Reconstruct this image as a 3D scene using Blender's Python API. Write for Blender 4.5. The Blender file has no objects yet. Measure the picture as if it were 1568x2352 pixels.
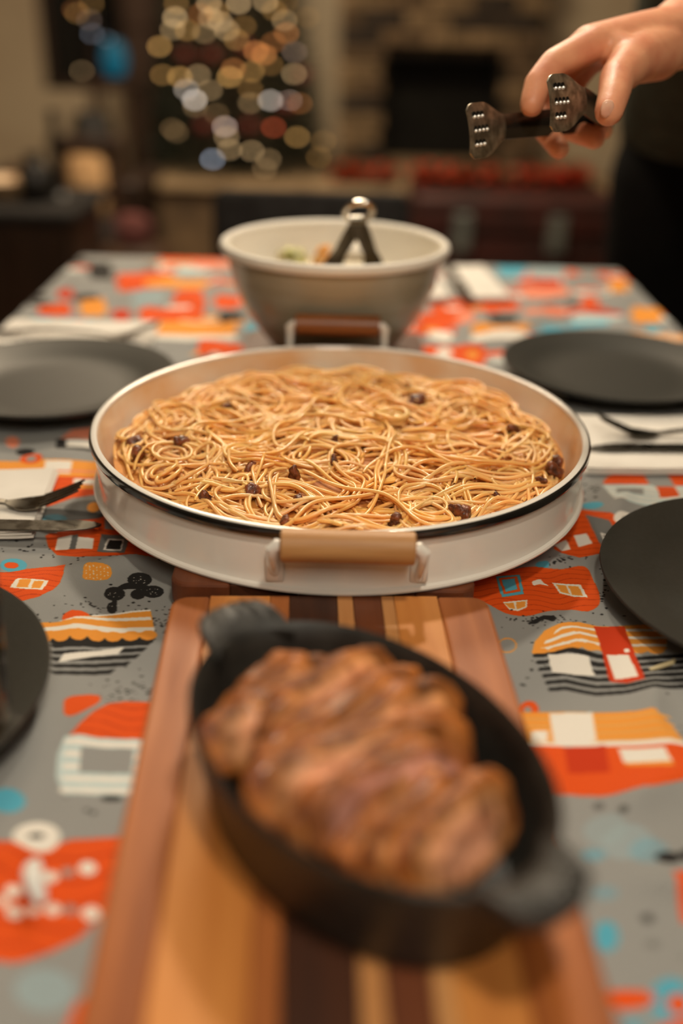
import bpy, bmesh, math, random
import numpy as np
from mathutils import Vector, Matrix, noise as mn

# ------------------------------------------------------------------ camera, world, lights, exposure
# working origin: top face of the wooden serving boards; everything is lifted to real heights at the end
ZB = 0.772
SC = bpy.context.scene
COL = SC.collection
F_PX, TILT, ROLL, H = 2286.7, 0.4675, 0.0259, 0.3467
CT, ST = math.cos(TILT), math.sin(TILT)
CR, SR = math.cos(ROLL), math.sin(ROLL)
cam_d = bpy.data.cameras.new('camera'); cam = bpy.data.objects.new('camera', cam_d); COL.objects.link(cam)
cam_d.sensor_fit = 'VERTICAL'; cam_d.sensor_height = 36; cam_d.lens = 35
cam_d.clip_start = 0.02; cam_d.clip_end = 50
_R = Vector((1, 0, 0)); _U = Vector((0, ST, CT)); _Fw = Vector((0, CT, -ST))
cx = _R*CR + _U*SR; cy = _U*CR - _R*SR
M = Matrix((cx, cy, -_Fw)).transposed().to_4x4(); M.translation = (0, 0, H)
cam.matrix_world = M
cam_d.dof.use_dof = True; cam_d.dof.focus_distance = 0.715
cam_d.dof.aperture_fstop = 1.85; cam_d.dof.aperture_ratio = 0.84
SC.camera = cam
SC.view_settings.view_transform = 'Standard'; SC.view_settings.look = 'None'
SC.view_settings.gamma = 1; SC.view_settings.use_curve_mapping = False
SC.view_settings.exposure = 0.0

W = bpy.data.worlds.new('world'); SC.world = W; W.use_nodes = True
W.node_tree.nodes['Background'].inputs[0].default_value = (0.9, 0.68, 0.48, 1)
W.node_tree.nodes['Background'].inputs[1].default_value = 0.07

def light(name, kind, loc, power, color, size=0.1, rot=None, sy=None, spot=None):
    d = bpy.data.lights.new(name, kind); o = bpy.data.objects.new(name, d); COL.objects.link(o)
    o.location = loc; d.energy = power; d.color = color
    if kind == 'AREA':
        d.size = size
        if sy: d.shape = 'RECTANGLE'; d.size_y = sy
    else: d.shadow_soft_size = size
    if rot: o.rotation_euler = rot
    return o
light('pendant_light', 'POINT', (0.10, 1.34, 1.02), 27, (1.0, 0.885, 0.70), 0.05)
light('pendant_light', 'POINT', (0.12, 0.06, 1.02), 17, (1.0, 0.885, 0.70), 0.05)
light('kitchen_fill', 'AREA', (0.15, -0.75, 1.25), 9, (1.0, 0.885, 0.72), 0.5, (math.radians(38), 0, 0), 0.5)  # fill lamp added behind the camera to brighten the near fronts
light('living_room_fill', 'AREA', (-0.3, 3.1, 1.58), 66, (1.0, 0.80, 0.56), 0.8, (0, 0, 0))  # fill lamp added under the ceiling to brighten the background

# ------------------------------------------------------------------ helpers
def unproj(px, py, z=0.0):          # where the view ray of a photo pixel meets height z
    X = px-784; Y = py-1176
    X, Y = X*CR+Y*SR, -X*SR+Y*CR
    a = X/F_PX; u = -Y/F_PX
    dy = CT+u*ST; dz = -ST+u*CT
    t = (z-H)/dz
    return (a*t, dy*t)
def AT(px, py, d):                  # point at depth d
    X = px-784; Y = py-1176
    X, Y = X*CR+Y*SR, -X*SR+Y*CR
    a = X/F_PX*d; u = -Y/F_PX*d
    return Vector((a, CT*d+u*ST, H-ST*d+u*CT))
def ATY(px, py, y):                 # point on the vertical plane at distance y
    X = px-784; Y = py-1176
    X, Y = X*CR+Y*SR, -X*SR+Y*CR
    a = X/F_PX; u = -Y/F_PX
    d = y/(CT+u*ST)
    return Vector((a*d, y, H+d*(-ST+u*CT)))

def s2l(c): return tuple(((v/12.92) if v <= .04045 else ((v+.055)/1.055)**2.4) for v in c)
def rgb(r, g, b): return s2l((r/255, g/255, b/255))

def mat(name, color, rough=0.5, metal=0.0, coat=0.0, c2=None, nscale=20, nlo=.4, nhi=.6, stretch=(1, 1, 1), bump=0, bscale=200,
        emit=None, estr=0, trans=0, ior=1.45, sss=0, attr=None, r2=None, spec=None, detail=4):
    m = bpy.data.materials.new(name); m.use_nodes = True
    nt = m.node_tree; N = nt.nodes; L = nt.links; b = N['Principled BSDF']
    b.inputs['Base Color'].default_value = (*color, 1); b.inputs['Roughness'].default_value = rough
    b.inputs['Metallic'].default_value = metal; b.inputs['Coat Weight'].default_value = coat
    b.inputs['Coat Roughness'].default_value = 0.12
    b.inputs['Transmission Weight'].default_value = trans; b.inputs['IOR'].default_value = ior
    if spec is not None: b.inputs['Specular IOR Level'].default_value = spec
    if sss:
        b.inputs['Subsurface Weight'].default_value = sss; b.inputs['Subsurface Scale'].default_value = 0.008
        b.inputs['Subsurface Radius'].default_value = (1, .35, .2)
    if emit: b.inputs['Emission Color'].default_value = (*emit, 1); b.inputs['Emission Strength'].default_value = estr
    tc = N.new('ShaderNodeTexCoord'); mp = N.new('ShaderNodeMapping'); mp.inputs['Scale'].default_value = stretch
    L.new(tc.outputs['Object'], mp.inputs[0])
    src = None
    if attr:
        a = N.new('ShaderNodeAttribute'); a.attribute_name = attr; src = a.outputs['Color']
    if c2 or attr:
        n = N.new('ShaderNodeTexNoise'); n.inputs['Scale'].default_value = nscale; n.inputs['Detail'].default_value = detail
        L.new(mp.outputs[0], n.inputs['Vector'])
        r = N.new('ShaderNodeMapRange'); r.inputs[1].default_value = nlo; r.inputs[2].default_value = nhi
        L.new(n.outputs['Fac'], r.inputs[0])
        x = N.new('ShaderNodeMix'); x.data_type = 'RGBA'
        L.new(r.outputs[0], x.inputs['Factor'])
        if attr:
            x.blend_type = 'MULTIPLY'; L.new(src, x.inputs['A']); x.inputs['B'].default_value = (*(c2 or (1, 1, 1)), 1)
        else:
            x.inputs['A'].default_value = (*color, 1); x.inputs['B'].default_value = (*c2, 1)
        L.new(x.outputs['Result'], b.inputs['Base Color'])
        if r2 is not None:
            y = N.new('ShaderNodeMapRange'); y.inputs[3].default_value = rough; y.inputs[4].default_value = r2
            L.new(r.outputs[0], y.inputs[0]); L.new(y.outputs[0], b.inputs['Roughness'])
    if bump:
        n2 = N.new('ShaderNodeTexNoise'); n2.inputs['Scale'].default_value = bscale; n2.inputs['Detail'].default_value = 3
        L.new(mp.outputs[0], n2.inputs['Vector'])
        bp = N.new('ShaderNodeBump'); bp.inputs['Strength'].default_value = bump; bp.inputs['Distance'].default_value = 0.002
        L.new(n2.outputs['Fac'], bp.inputs['Height']); L.new(bp.outputs[0], b.inputs['Normal'])
    return m

def tag(o, label=None, cat=None, group=None, kind=None):
    if label: o['label'] = label
    if cat: o['category'] = cat
    if group: o['group'] = group
    if kind: o['kind'] = kind
    return o
def empty(name, loc=(0, 0, 0), rz=0, parent=None):
    o = bpy.data.objects.new(name, None); COL.objects.link(o); o.location = loc; o.rotation_euler = (0, 0, rz)
    o.empty_display_size = 0.02; o.parent = parent
    return o

class MB:
    """mesh builder: collects vertices and faces, built as ONE object"""
    def __init__(s): s.v = []; s.f = []; s.n = 0; s.c = []
    def add(s, V, F, c=None):
        V = [tuple(p) for p in V]
        s.v += V; s.f += [tuple(i+s.n for i in f) for f in F]; s.n += len(V)
        if c is not None: s.c += [c]*len(V)
        return s
    def box(s, x0, x1, y0, y1, z0, z1, c=None, R=None, b=0.0):
        V = []; F = []
        if b <= 0:
            V = [(x, y, z) for x in (x0, x1) for y in (y0, y1) for z in (z0, z1)]
            F = [(0, 1, 3, 2), (4, 6, 7, 5), (0, 4, 5, 1), (2, 3, 7, 6), (0, 2, 6, 4), (1, 5, 7, 3)]
        else:      # chamfered edges: three-slab convex hull style ring stack
            def ring(z, k): return [(x0+k, y0+b, z), (x0+b, y0+k, z), (x1-b, y0+k, z), (x1-k, y0+b, z), (x1-k, y1-b, z), (x1-b, y1-k, z), (x0+b, y1-k, z), (x0+k, y1-b, z)]
            rs = [ring(z0, b*.8), ring(z0+b, 0), ring(z1-b, 0), ring(z1, b*.8)]
            for r in rs: V += r
            for i in range(3):
                for j in range(8): F.append((i*8+j, i*8+(j+1) % 8, i*8+8+(j+1) % 8, i*8+8+j))
            F.append(tuple(range(7, -1, -1))); F.append(tuple(range(24, 32)))
        if R is not None: V = [tuple(R @ Vector(p)) for p in V]
        return s.add(V, F, c)
    def tube(s, pts, r, n=10, closed=False, caps=True, flat=None, up=None):
        pts = [Vector(p) for p in pts]; m = len(pts)
        rr = r if hasattr(r, '__len__') else [r]*m
        V = []; prev = None
        for i, p in enumerate(pts):
            if closed: t = pts[(i+1) % m]-pts[i-1]
            else: t = pts[min(i+1, m-1)]-pts[max(i-1, 0)]
            t.normalize()
            if prev is None:
                a = Vector(up) if up else (Vector((0, 0, 1)) if abs(t.z) < .9 else Vector((1, 0, 0)))
            else: a = prev
            nrm = (a-t*a.dot(t)).normalized(); prev = nrm; bn = t.cross(nrm)
            fl = flat if flat else 1
            for k in range(n):
                q = 2*math.pi*k/n
                V.append(p+nrm*(rr[i]*math.cos(q))+bn*(rr[i]*fl*math.sin(q)))
        F = []
        for i in range(m if closed else m-1):
            j = (i+1) % m
            for k in range(n): F.append((i*n+k, i*n+(k+1) % n, j*n+(k+1) % n, j*n+k))
        if caps and not closed:
            F.append(tuple(range(n-1, -1, -1))); F.append(tuple((m-1)*n+k for k in range(n)))
        return s.add(V, F)
    def lathe(s, prof, n=48, cx=0, cy=0, closed=False, ax=1, ay=1, rot=0, cap=True):
        V = []; F = []; m = len(prof); cr, sr = math.cos(rot), math.sin(rot)
        for k in range(n):
            q = 2*math.pi*k/n; c_, s_ = math.cos(q), math.sin(q)
            for r, z in prof:
                x, y = r*ax*c_, r*ay*s_
                V.append((cx+x*cr-y*sr, cy+x*sr+y*cr, z))
        for k in range(n):
            k2 = (k+1) % n
            for i in range(m if closed else m-1):
                j = (i+1) % m
                F.append((k*m+i, k2*m+i, k2*m+j, k*m+j))
        s.add(V, F)
        if not closed and cap:
            for e, fl in ((0, 1), (m-1, 0)):
                if abs(prof[e][0]) > 1e-6:
                    ring = [s.n-n*m+k*m+e for k in range(n)]
                    s.f.append(tuple(ring[::-1] if fl else ring))
        return s
    def prism(s, poly, z0, z1, R=None):
        n = len(poly); V = [(x, y, z0) for x, y in poly]+[(x, y, z1) for x, y in poly]
        F = [tuple(range(n-1, -1, -1)), tuple(range(n, 2*n))]+[(i, (i+1) % n, (i+1) % n+n, i+n) for i in range(n)]
        if R is not None: V = [tuple(R @ Vector(p)) for p in V]
        return s.add(V, F)
    def build(s, name, m=None, parent=None, smooth=True, loc=None, rz=0, bevel=0, mesh_only=False, sub=0):
        me = bpy.data.meshes.new(name); me.from_pydata(s.v, [], s.f); me.update()
        if s.c:
            at = me.color_attributes.new('col', 'FLOAT_COLOR', 'POINT')
            at.data.foreach_set('color', np.array([(*c, 1) for c in s.c], dtype=np.float32).ravel())
        bm = bmesh.new(); bm.from_mesh(me); bmesh.ops.remove_doubles(bm, verts=bm.verts, dist=1e-6)
        bmesh.ops.recalc_face_normals(bm, faces=bm.faces)
        if smooth:
            for f in bm.faces: f.smooth = True
            for e in bm.edges:
                if len(e.link_faces) == 2 and e.calc_face_angle(0) > 0.7: e.smooth = False
        bm.to_mesh(me); bm.free()
        if m: me.materials.append(m)
        if mesh_only: return me
        o = bpy.data.objects.new(name, me); COL.objects.link(o)
        if parent: o.parent = parent
        if loc is not None: o.location = loc
        if rz: o.rotation_euler = (0, 0, rz)
        if bevel:
            b = o.modifiers.new('bevel', 'BEVEL'); b.width = bevel; b.segments = 2; b.limit_method = 'ANGLE'
        if sub:
            b = o.modifiers.new('sub', 'SUBSURF'); b.levels = sub; b.render_levels = sub
        return o

def kids(o): return list(o.children)
def copy_tree(o, parent=None):
    c = o.copy(); COL.objects.link(c); c.parent = parent
    for ch in KIDS.get(o.name, kids(o)): copy_tree(ch, c)
    return c
KIDS = {}

def fast_mesh(name, V, Q, m, parent=None, smooth=True, cols=None):
    me = bpy.data.meshes.new(name)
    me.vertices.add(len(V)); me.vertices.foreach_set('co', np.asarray(V, np.float32).ravel())
    k = Q.shape[1]
    me.loops.add(Q.size); me.loops.foreach_set('vertex_index', Q.ravel().astype(np.int32))
    me.polygons.add(len(Q)); me.polygons.foreach_set('loop_start', np.arange(0, Q.size, k, dtype=np.int32))
    me.update(calc_edges=True)
    me.polygons.foreach_set('use_smooth', np.full(len(Q), smooth))
    if cols is not None:
        at = me.color_attributes.new('col', 'FLOAT_COLOR', 'POINT'); at.data.foreach_set('color', np.asarray(cols, np.float32).ravel())
    me.materials.append(m); me.update()
    o = bpy.data.objects.new(name, me); COL.objects.link(o); o.parent = parent
    return o

def lump_mesh(name, rad, power, amp, freq, seed, m, colf=None, sub=4):
    """irregular rounded block (super-ellipsoid with noise)"""
    bm = bmesh.new(); bmesh.ops.create_icosphere(bm, subdivisions=sub, radius=1)
    off = Vector((seed*7.3, seed*3.1, seed*1.7)); cols = []
    for v in bm.verts:
        p = v.co.copy()
        q = Vector([math.copysign(abs(a)**power, a) for a in p])
        mx = (abs(q.x)**(2/power)+abs(q.y)**(2/power)+abs(q.z)**(2/power))
        q = Vector((q.x*rad[0], q.y*rad[1], q.z*rad[2]))
        d = mn.fractal(q*freq+off, 1.0, 2.0, 4)
        v.co = q+p*(amp*d)
        cols.append(colf(p, q, d) if colf else (1, 1, 1))
    me = bpy.data.meshes.new(name); bm.to_mesh(me); bm.free()
    for f in me.polygons: f.use_smooth = True
    at = me.color_attributes.new('col', 'FLOAT_COLOR', 'POINT')
    at.data.foreach_set('color', np.array([(*c, 1) for c in cols], np.float32).ravel())
    me.materials.append(m)
    return me
def obj(name, me, parent=None, loc=(0, 0, 0), rot=(0, 0, 0)):
    o = bpy.data.objects.new(name, me); COL.objects.link(o); o.parent = parent; o.location = loc; o.rotation_euler = rot
    return o

# ------------------------------------------------------------------ materials
WHITE = mat('white_enamel', (0.84, 0.80, 0.74), 0.16, coat=0.5, c2=(0.80, 0.75, 0.68), nscale=6, nlo=.3, nhi=.7)
BLACKEN = mat('black_enamel', (0.008, 0.007, 0.006), 0.12, coat=0.5, c2=(0.014, 0.012, 0.01), nscale=30)
CASTIRON = mat('cast_iron', (0.018, 0.017, 0.015), 0.42, bump=0.25, bscale=900, c2=(0.03, 0.028, 0.024), nscale=60)
PLATE = mat('matt_black_glaze', (0.027, 0.026, 0.021), 0.46, spec=.6, c2=(0.031, 0.030, 0.025), nscale=300, bump=0.06, bscale=1500)
STEEL = mat('polished_steel', (0.55, 0.52, 0.48), 0.16, metal=1, c2=(0.42, 0.39, 0.35), nscale=60, r2=0.3)
DSTEEL = mat('dark_steel', (0.22, 0.20, 0.17), 0.2, metal=1, c2=(0.12, 0.11, 0.09), nscale=90, nlo=.35, nhi=.65, r2=.35)
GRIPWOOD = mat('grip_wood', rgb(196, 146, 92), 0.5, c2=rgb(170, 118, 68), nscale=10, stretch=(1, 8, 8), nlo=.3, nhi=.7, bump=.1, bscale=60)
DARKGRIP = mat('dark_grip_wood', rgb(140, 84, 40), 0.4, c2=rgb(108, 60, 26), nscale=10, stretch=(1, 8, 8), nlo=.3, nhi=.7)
PAPER = mat('paper_napkin', (0.78, 0.74, 0.68), 0.85, c2=(0.72, 0.68, 0.62), nscale=15, bump=.15, bscale=700)
BRASS_DK = mat('sooty_metal', (0.006, 0.005, 0.004), 0.7, spec=.15, c2=(.009, .008, .006))
CREAMWALL = mat('cream_wall_paint', (0.46, 0.37, 0.25), 0.8, c2=(0.42, 0.33, 0.22), nscale=3)
BRICKM = [mat('brick_tan', rgb(150, 124, 92), .85, c2=rgb(112, 92, 66), nscale=9, bump=.5, bscale=60),
          mat('brick_brown', rgb(122, 98, 70), .85, c2=rgb(88, 70, 50), nscale=9, bump=.5, bscale=60),
          mat('brick_dark', rgb(66, 54, 42), .85, c2=rgb(48, 39, 31), nscale=9, bump=.5, bscale=60)]
MORTAR = mat('mortar', rgb(70, 58, 44), .95, c2=rgb(56, 46, 36), nscale=30)
HEARTH = mat('hearth_stone', rgb(158, 134, 102), .7, c2=rgb(134, 112, 84), nscale=5)
HEARTHFRONT = mat('hearth_front', rgb(110, 88, 62), .8, c2=rgb(84, 66, 46), nscale=5)
DARKWOOD = mat('dark_wood', rgb(58, 38, 26), .45, c2=rgb(34, 22, 15), nscale=6, stretch=(1, 1, .15))
BLACKCLOTH = mat('black_upholstery', (0.014, 0.012, 0.011), .9, spec=.2, c2=(0.022, 0.02, 0.019), nscale=40, bump=.1)
FLOORM = mat('floor_oak', rgb(92, 62, 38), .4, c2=rgb(70, 46, 28), nscale=4, stretch=(1, .1, 1))
SKIN = mat('skin', rgb(226, 160, 122), .48, c2=rgb(206, 128, 96), nscale=40, nlo=.35, nhi=.75, sss=.25, bump=.12, bscale=350)
NAIL = mat('nail', rgb(244, 196, 168), .3, c2=rgb(226, 166, 140), nscale=50)
SHIRT = mat('shirt_cloth', rgb(66, 68, 58), 1.0, spec=.1, c2=rgb(52, 54, 46), nscale=60, bump=.3, bscale=500)
TROUSER = mat('black_cloth', (0.0028, 0.0025, 0.002), 1.0, spec=.1, c2=(0.004, 0.0035, 0.003), nscale=80, bump=.2)
HAIR = mat('brown_hair', rgb(52, 34, 22), .6, c2=rgb(34, 22, 15), nscale=60)

# ------------------------------------------------------------------ the room
FZ = -ZB
XL, XR, YB, YN, ZC = -2.6, 2.6, 5.4, -1.9, 1.65
def setting(name, mb, m, smooth=False, **k):
    o = mb.build(name, m, smooth=smooth, **k); o['kind'] = 'structure'; return o
floor = setting('floor', MB().box(XL, XR, YN, YB, FZ-.05, FZ-.012), MORTAR)
random.seed(4)
pl = MB().box(-.068, .068, -.65, .65, -.006, .006, b=.0015).build('plank', FLOORM, mesh_only=True, smooth=False)
n = 0
for i in range(37):
    for j in range(6):
        x = XL+.07+i*.14; y = YN+.65+j*1.31-(.6 if i % 2 else 0)
        if y+.65 > YB: y = YB-.66
        if y-.65 < YN: y = YN+.66
        if n < 296:
            o = obj('plank', pl, floor, (x, y, FZ-.006+random.uniform(-.0006, .0006))); n += 1
setting('ceiling', MB().box(XL, XR, YN, YB, ZC, ZC+.1), mat('ceiling_paint', (.5, .45, .36), .9, c2=(.48, .43, .34)))
setting('wall_left', MB().box(XL-.1, XL, YN, YB, FZ, ZC), CREAMWALL)
setting('wall_right', MB().box(XR, XR+.1, YN, YB, FZ, ZC), CREAMWALL)
setting('wall_near', MB().box(XL, XR, YN-.1, YN, FZ, ZC), CREAMWALL)
# back wall with a window opening
wx0, wx1 = ATY(95, 100, YB).x, ATY(335, 100, YB).x; wz0 = ATY(150, 205, YB).z; wz1 = 1.35
wb = MB(); wb.box(XL, wx0, YB, YB+.12, FZ, ZC); wb.box(wx1, XR, YB, YB+.12, FZ, ZC); wb.box(wx0, wx1, YB, YB+.12, FZ, wz0); wb.box(wx0, wx1, YB, YB+.12, wz1, ZC)
setting('wall_back', wb, CREAMWALL)
wnd = empty('window_1', ((wx0+wx1)/2, YB, wz0)); wnd['kind'] = 'structure'
hw = (wx1-wx0)/2; wh = wz1-wz0
fr = MB(); t = .045
for a in ((-hw, -hw+t, 0, wh), (hw-t, hw, 0, wh), (-hw, hw, 0, t), (-hw, hw, wh-t, wh), (-.012, .012, 0, wh)): fr.box(a[0], a[1], .0, .07, a[2], a[3])
fr.build('window_frame', DARKWOOD, wnd, smooth=False)
NIGHT = mat('night_glass', (.004, .005, .006), .03, c2=(.006, .007, .008), nscale=2)
MB().box(-hw+t, hw-t, .03, .04, t, wh-t).build('window_pane', NIGHT, wnd, smooth=False)
for nm, a in (('baseboard_left', (XL, XL+.015, YN, YB)), ('baseboard_right', (XR-.015, XR, YN, YB)), ('baseboard_back', (XL+.015, XR-.015, YB-.015, YB))):
    setting(nm, MB().box(*a, FZ, FZ+.1), CREAMWALL)

# fireplace with separate bricks
YF = 5.12
fx0, fx1 = ATY(775, 200, YF).x, ATY(1245, 200, YF).x
bx0, bx1 = ATY(880, 200, YF).x, ATY(1150, 200, YF).x
bz0, bz1 = -.315, ATY(1000, 128, YF).z
fp = empty('fireplace', ((fx0+fx1)/2, YF, -.31)); tag(fp, 'brick fireplace with a square black firebox opening against the back wall', 'fireplace')
cxp = (fx0+fx1)/2
def fpb(*a):
    return (a[0]-cxp, a[1]-cxp, a[2]-YF, a[3]-YF, a[4]+.31, a[5]+.31)
core = MB()
core.box(*fpb(fx0+.01, bx0-.01, YF+.03, YB-.01, -.31, ZC-.02)); core.box(*fpb(bx1+.01, fx1-.01, YF+.03, YB-.01, -.31, ZC-.02)); core.box(*fpb(bx0-.01, bx1+.01, YF+.03, YB-.01, bz1+.01, ZC-.02))
core.build('chimney_core', MORTAR, fp, smooth=False)
fb = MB(); fb.box(*fpb(bx0, bx1, YB-.05, YB-.03, -.31, bz1)); fb.box(*fpb(bx0-.005, bx0+.01, YF+.01, YB-.03, -.31, bz1)); fb.box(*fpb(bx1-.01, bx1+.005, YF+.01, YB-.03, -.31, bz1)); fb.box(*fpb(bx0, bx1, YF+.02, YB-.03, bz1-.01, bz1+.005))
fb.build('firebox', BRASS_DK, fp, smooth=False)
bme = [MB().box(-.098, .098, -.03, .03, -.032, .032, b=.004).build('brick', m, mesh_only=True, smooth=False) for m in BRICKM]
bmh = [MB().box(-.047, .047, -.03, .03, -.032, .032, b=.004).build('brick', m, mesh_only=True, smooth=False) for m in BRICKM]
random.seed(11)
row = 0; z = -.31+.036; nb = 0
while z < ZC-.05:
    x = fx0+(.0 if row % 2 else -.1)
    while x < fx1-.02:
        a, b2 = x, x+.2
        for (lo, hi) in ((fx0, bx0), (bx1, fx1)) if z-.03 < bz1 else ((fx0, fx1),):
            l2, h2 = max(a, lo), min(b2, hi)
            if h2-l2 > .06 and nb < 299:
                full = h2-l2 > .15
                k = random.choices((0, 1, 2), (4, 4, 1.4))[0]
                o = obj('brick', (bme if full else bmh)[k], fp, ((l2+h2)/2-cxp, random.uniform(-.006, .006)+.01, z+.31)); nb += 1
                o.scale.x = (h2-l2-.008)/(.196 if full else .094)
        x += .205
    z += .073; row += 1

# raised hearth ledge
hy0 = 4.36; hx0 = ATY(350, 420, hy0).x; hx1 = ATY(1440, 420, hy0).x
hb = setting('trim_1', MB().box(hx0, hx1, hy0+.04, YB-.002, FZ, -.352), HEARTHFRONT)
for i in range(6):
    w = (hx1-hx0+.06)/6
    obj('hearth_slab', MB().box(-w/2+.003, w/2-.003, -(YB-hy0)/2, (YB-hy0)/2-.002, -.016, .016, b=.004).build('hearth_slab', HEARTH, mesh_only=True, smooth=False), hb, (hx0-.03+w*(i+.5), (YB+hy0)/2, -.335))

# ------------------------------------------------------------------ christmas tree
TY, TX = 4.82, ATY(545, 380, 4.82).x
tree = empty('christmas_tree', (TX, TY, -.319)); tag(tree, 'dark green Christmas tree strung with fairy lights, left of the fireplace', 'tree')
TH, TR = 1.85, .43
def tree_r(h): return TR*(1-h/TH)**.85
MB().tube([(0, 0, 0), (0, 0, TH*.97)], [.03, .006], 10).build('trunk', DARKWOOD, tree)
MB().lathe([(0, .002), (.13, .002), (.14, .02), (.05, .06), (.0, .06)], 24).build('tree_stand', BRASS_DK, tree)
rng = np.random.default_rng(5)
V = []; NQ = 15000
hh = .06+(1-np.sqrt(rng.random(NQ)))*(TH-.08); aa = rng.random(NQ)*2*np.pi; rr = tree_r(hh)*(.25+.75*rng.random(NQ)**.5)
lay = .35*((hh*9) % 1)
P = np.stack([rr*np.cos(aa), rr*np.sin(aa), hh-.12*rr], 1)
D = np.stack([np.cos(aa)+rng.normal(0, .5, NQ), np.sin(aa)+rng.normal(0, .5, NQ), rng.normal(-.1, .35, NQ)], 1); D /= np.linalg.norm(D, axis=1)[:, None]
S = np.cross(D, rng.normal(0, 1, (NQ, 3))); S /= np.linalg.norm(S, axis=1)[:, None]
Ln = .055; wd = .006
V = np.stack([P-S*wd*.4, P+S*wd*.4, P+D*Ln+S*wd*.15, P+D*Ln-S*wd*.15], 1).reshape(-1, 3)
NEEDLE = mat('needles', rgb(34, 40, 22), .7, c2=rgb(20, 24, 14), nscale=30)
fo = fast_mesh('foliage', V, np.arange(len(V)).reshape(-1, 4), NEEDLE, tree, smooth=False); fo['kind'] = 'stuff'
# red baubles
BAU = mat('red_bauble', rgb(104, 24, 12), .4, coat=.1, c2=rgb(86, 18, 9), nscale=3)
bm_b = MB().lathe([(0, -.03)]+[(.03*math.cos(a), .03*math.sin(a)) for a in np.linspace(-1.4, 1.4, 9)]+[(0, .03)], 16).build('bauble', BAU, mesh_only=True)
bi = 0
for (px, py) in ((485, 130), (560, 110), (470, 290), (655, 250), (575, 290), (420, 130), (690, 180)):
    p = ATY(px, py, 4.45); h_ = p.z+.319; r_ = tree_r(h_)
    dx = max(-r_*.95, min(r_*.95, p.x-TX)); 
    o = obj('bauble', bm_b, None, (TX+dx, TY-math.sqrt(max(0, r_*r_-dx*dx))-.02, p.z))
    tag(o, 'small shiny red bauble hanging on the Christmas tree', 'bauble', 'red baubles on the Christmas tree')
# fairy lights: one string with separate bulbs
AM, CRM, WH, OR, RD, BL, PK = (1, .56, .17), (1, .68, .34), (1, .88, .76), (1, .38, .11), (1, .16, .06), (.62, .72, .9), (1, .74, .62)
tl = [(402, 40, CRM, 1), (396, 68, CRM, .5), (430, 70, AM, .45), (366, 107, AM, .75), (373, 172, AM, .4), (413, 177, AM, .75), (455, 172, CRM, .5), (428, 206, WH, .6), (447, 230, WH, 1.2),
      (482, 208, CRM, .4), (448, 246, CRM, .25), (480, 8, CRM, .8), (498, 27, AM, .3), (460, 32, OR, .35), (484, 42, CRM, .5), (506, 50, CRM, .6), (521, 70, CRM, .6), (543, 92, AM, .4), (548, 8, CRM, .9),
      (610, 5, CRM, .7), (653, 47, CRM, .5), (658, 76, OR, .6), (588, 118, OR, .9), (606, 126, OR, .8), (628, 98, OR, .35), (676, 120, PK, .25), (536, 158, OR, .5), (527, 177, AM, 1.0), (578, 165, AM, .5),
      (622, 150, AM, .25), (675, 170, CRM, .55), (575, 205, AM, .22), (575, 237, CRM, .35), (621, 231, WH, .9), (664, 233, PK, .9), (484, 122, PK, .15), (516, 291, PK, .95), (520, 314, CRM, .45), (574, 288, RD, .45),
      (628, 293, RD, .5), (527, 344, CRM, .45), (488, 366, BL, .65), (578, 347, CRM, .45), (617, 366, CRM, .35), (682, 315, AM, .55), (608, 388, CRM, .2), (742, 325, AM, .2), (732, 362, AM, .22), (405, 305, CRM, .15),
      (395, 296, CRM, .1), (655, 8, AM, .12), (705, 40, AM, .15), (688, 238, OR, .3), (497, 262, CRM, .12), (630, 24, AM, .3), (405, 8, AM, .3), (560, 60, AM, .2), (470, 76, CRM, .3)]
ls = empty('fairy_lights', (TX, TY, -.319)); tag(ls, 'string of glowing amber and white fairy lights wound round the Christmas tree', 'lights')
bulb_prof = [(0, -.0095)]+[(.0095*math.cos(a), .0095*math.sin(a)) for a in np.linspace(-1.3, 1.3, 7)]+[(0, .0095)]
BM = {}
def bulb_mesh(c, s):
    key = (c, s)
    if key not in BM:
        m = mat('bulb_glow', c, .4, emit=c, estr=s*4.6)
        BM[key] = MB().lathe(bulb_prof, 10).build('bulb', m, mesh_only=True)
    return BM[key]
pos = []
for (px, py, c, s) in tl:
    p = ATY(px, py, 4.42); h_ = max(.05, p.z+.319); r_ = tree_r(h_)+.03
    dx = p.x-TX; yy = TY-math.sqrt(max(.0, r_*r_-dx*dx)) if abs(dx) < r_ else TY-.05
    p = ATY(px, py, yy)
    q = p-Vector((TX, TY, -.319)); pos.append(q)
    obj('bulb', bulb_mesh(c, round(s, 1)), ls, q)
rg = random.Random(21)
for k in range(46):          # the string goes on above the picture
    h_ = .72+(TH-.8)*rg.random()**1.2; a_ = rg.uniform(-math.pi, 0); r_ = tree_r(h_)+.015
    q = Vector((r_*math.cos(a_), r_*math.sin(a_), h_)); pos.append(q); obj('bulb', bulb_mesh(rg.choice((AM, CRM, CRM, OR, WH)), round(rg.choice((.4, .5, .7)), 1)), ls, q)
pos.sort(key=lambda q: q.z)
wire = MB()
for a, b in zip(pos[:-1], pos[1:]):
    mid = (a+b)/2; mid.y += .06
    wire.tube([a, mid, b], .002, 4, caps=False)
wire.build('wire', BRASS_DK, ls)
wl = empty('reflection_bulbs', ((wx0+wx1)/2, YB-.05, wz0+.3)); tag(wl, 'dim bulbs added before the dark window as reflections of the tree lights', 'lights')  # bulbs added to stand for tree lights mirrored in the glass
pv = []
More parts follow.
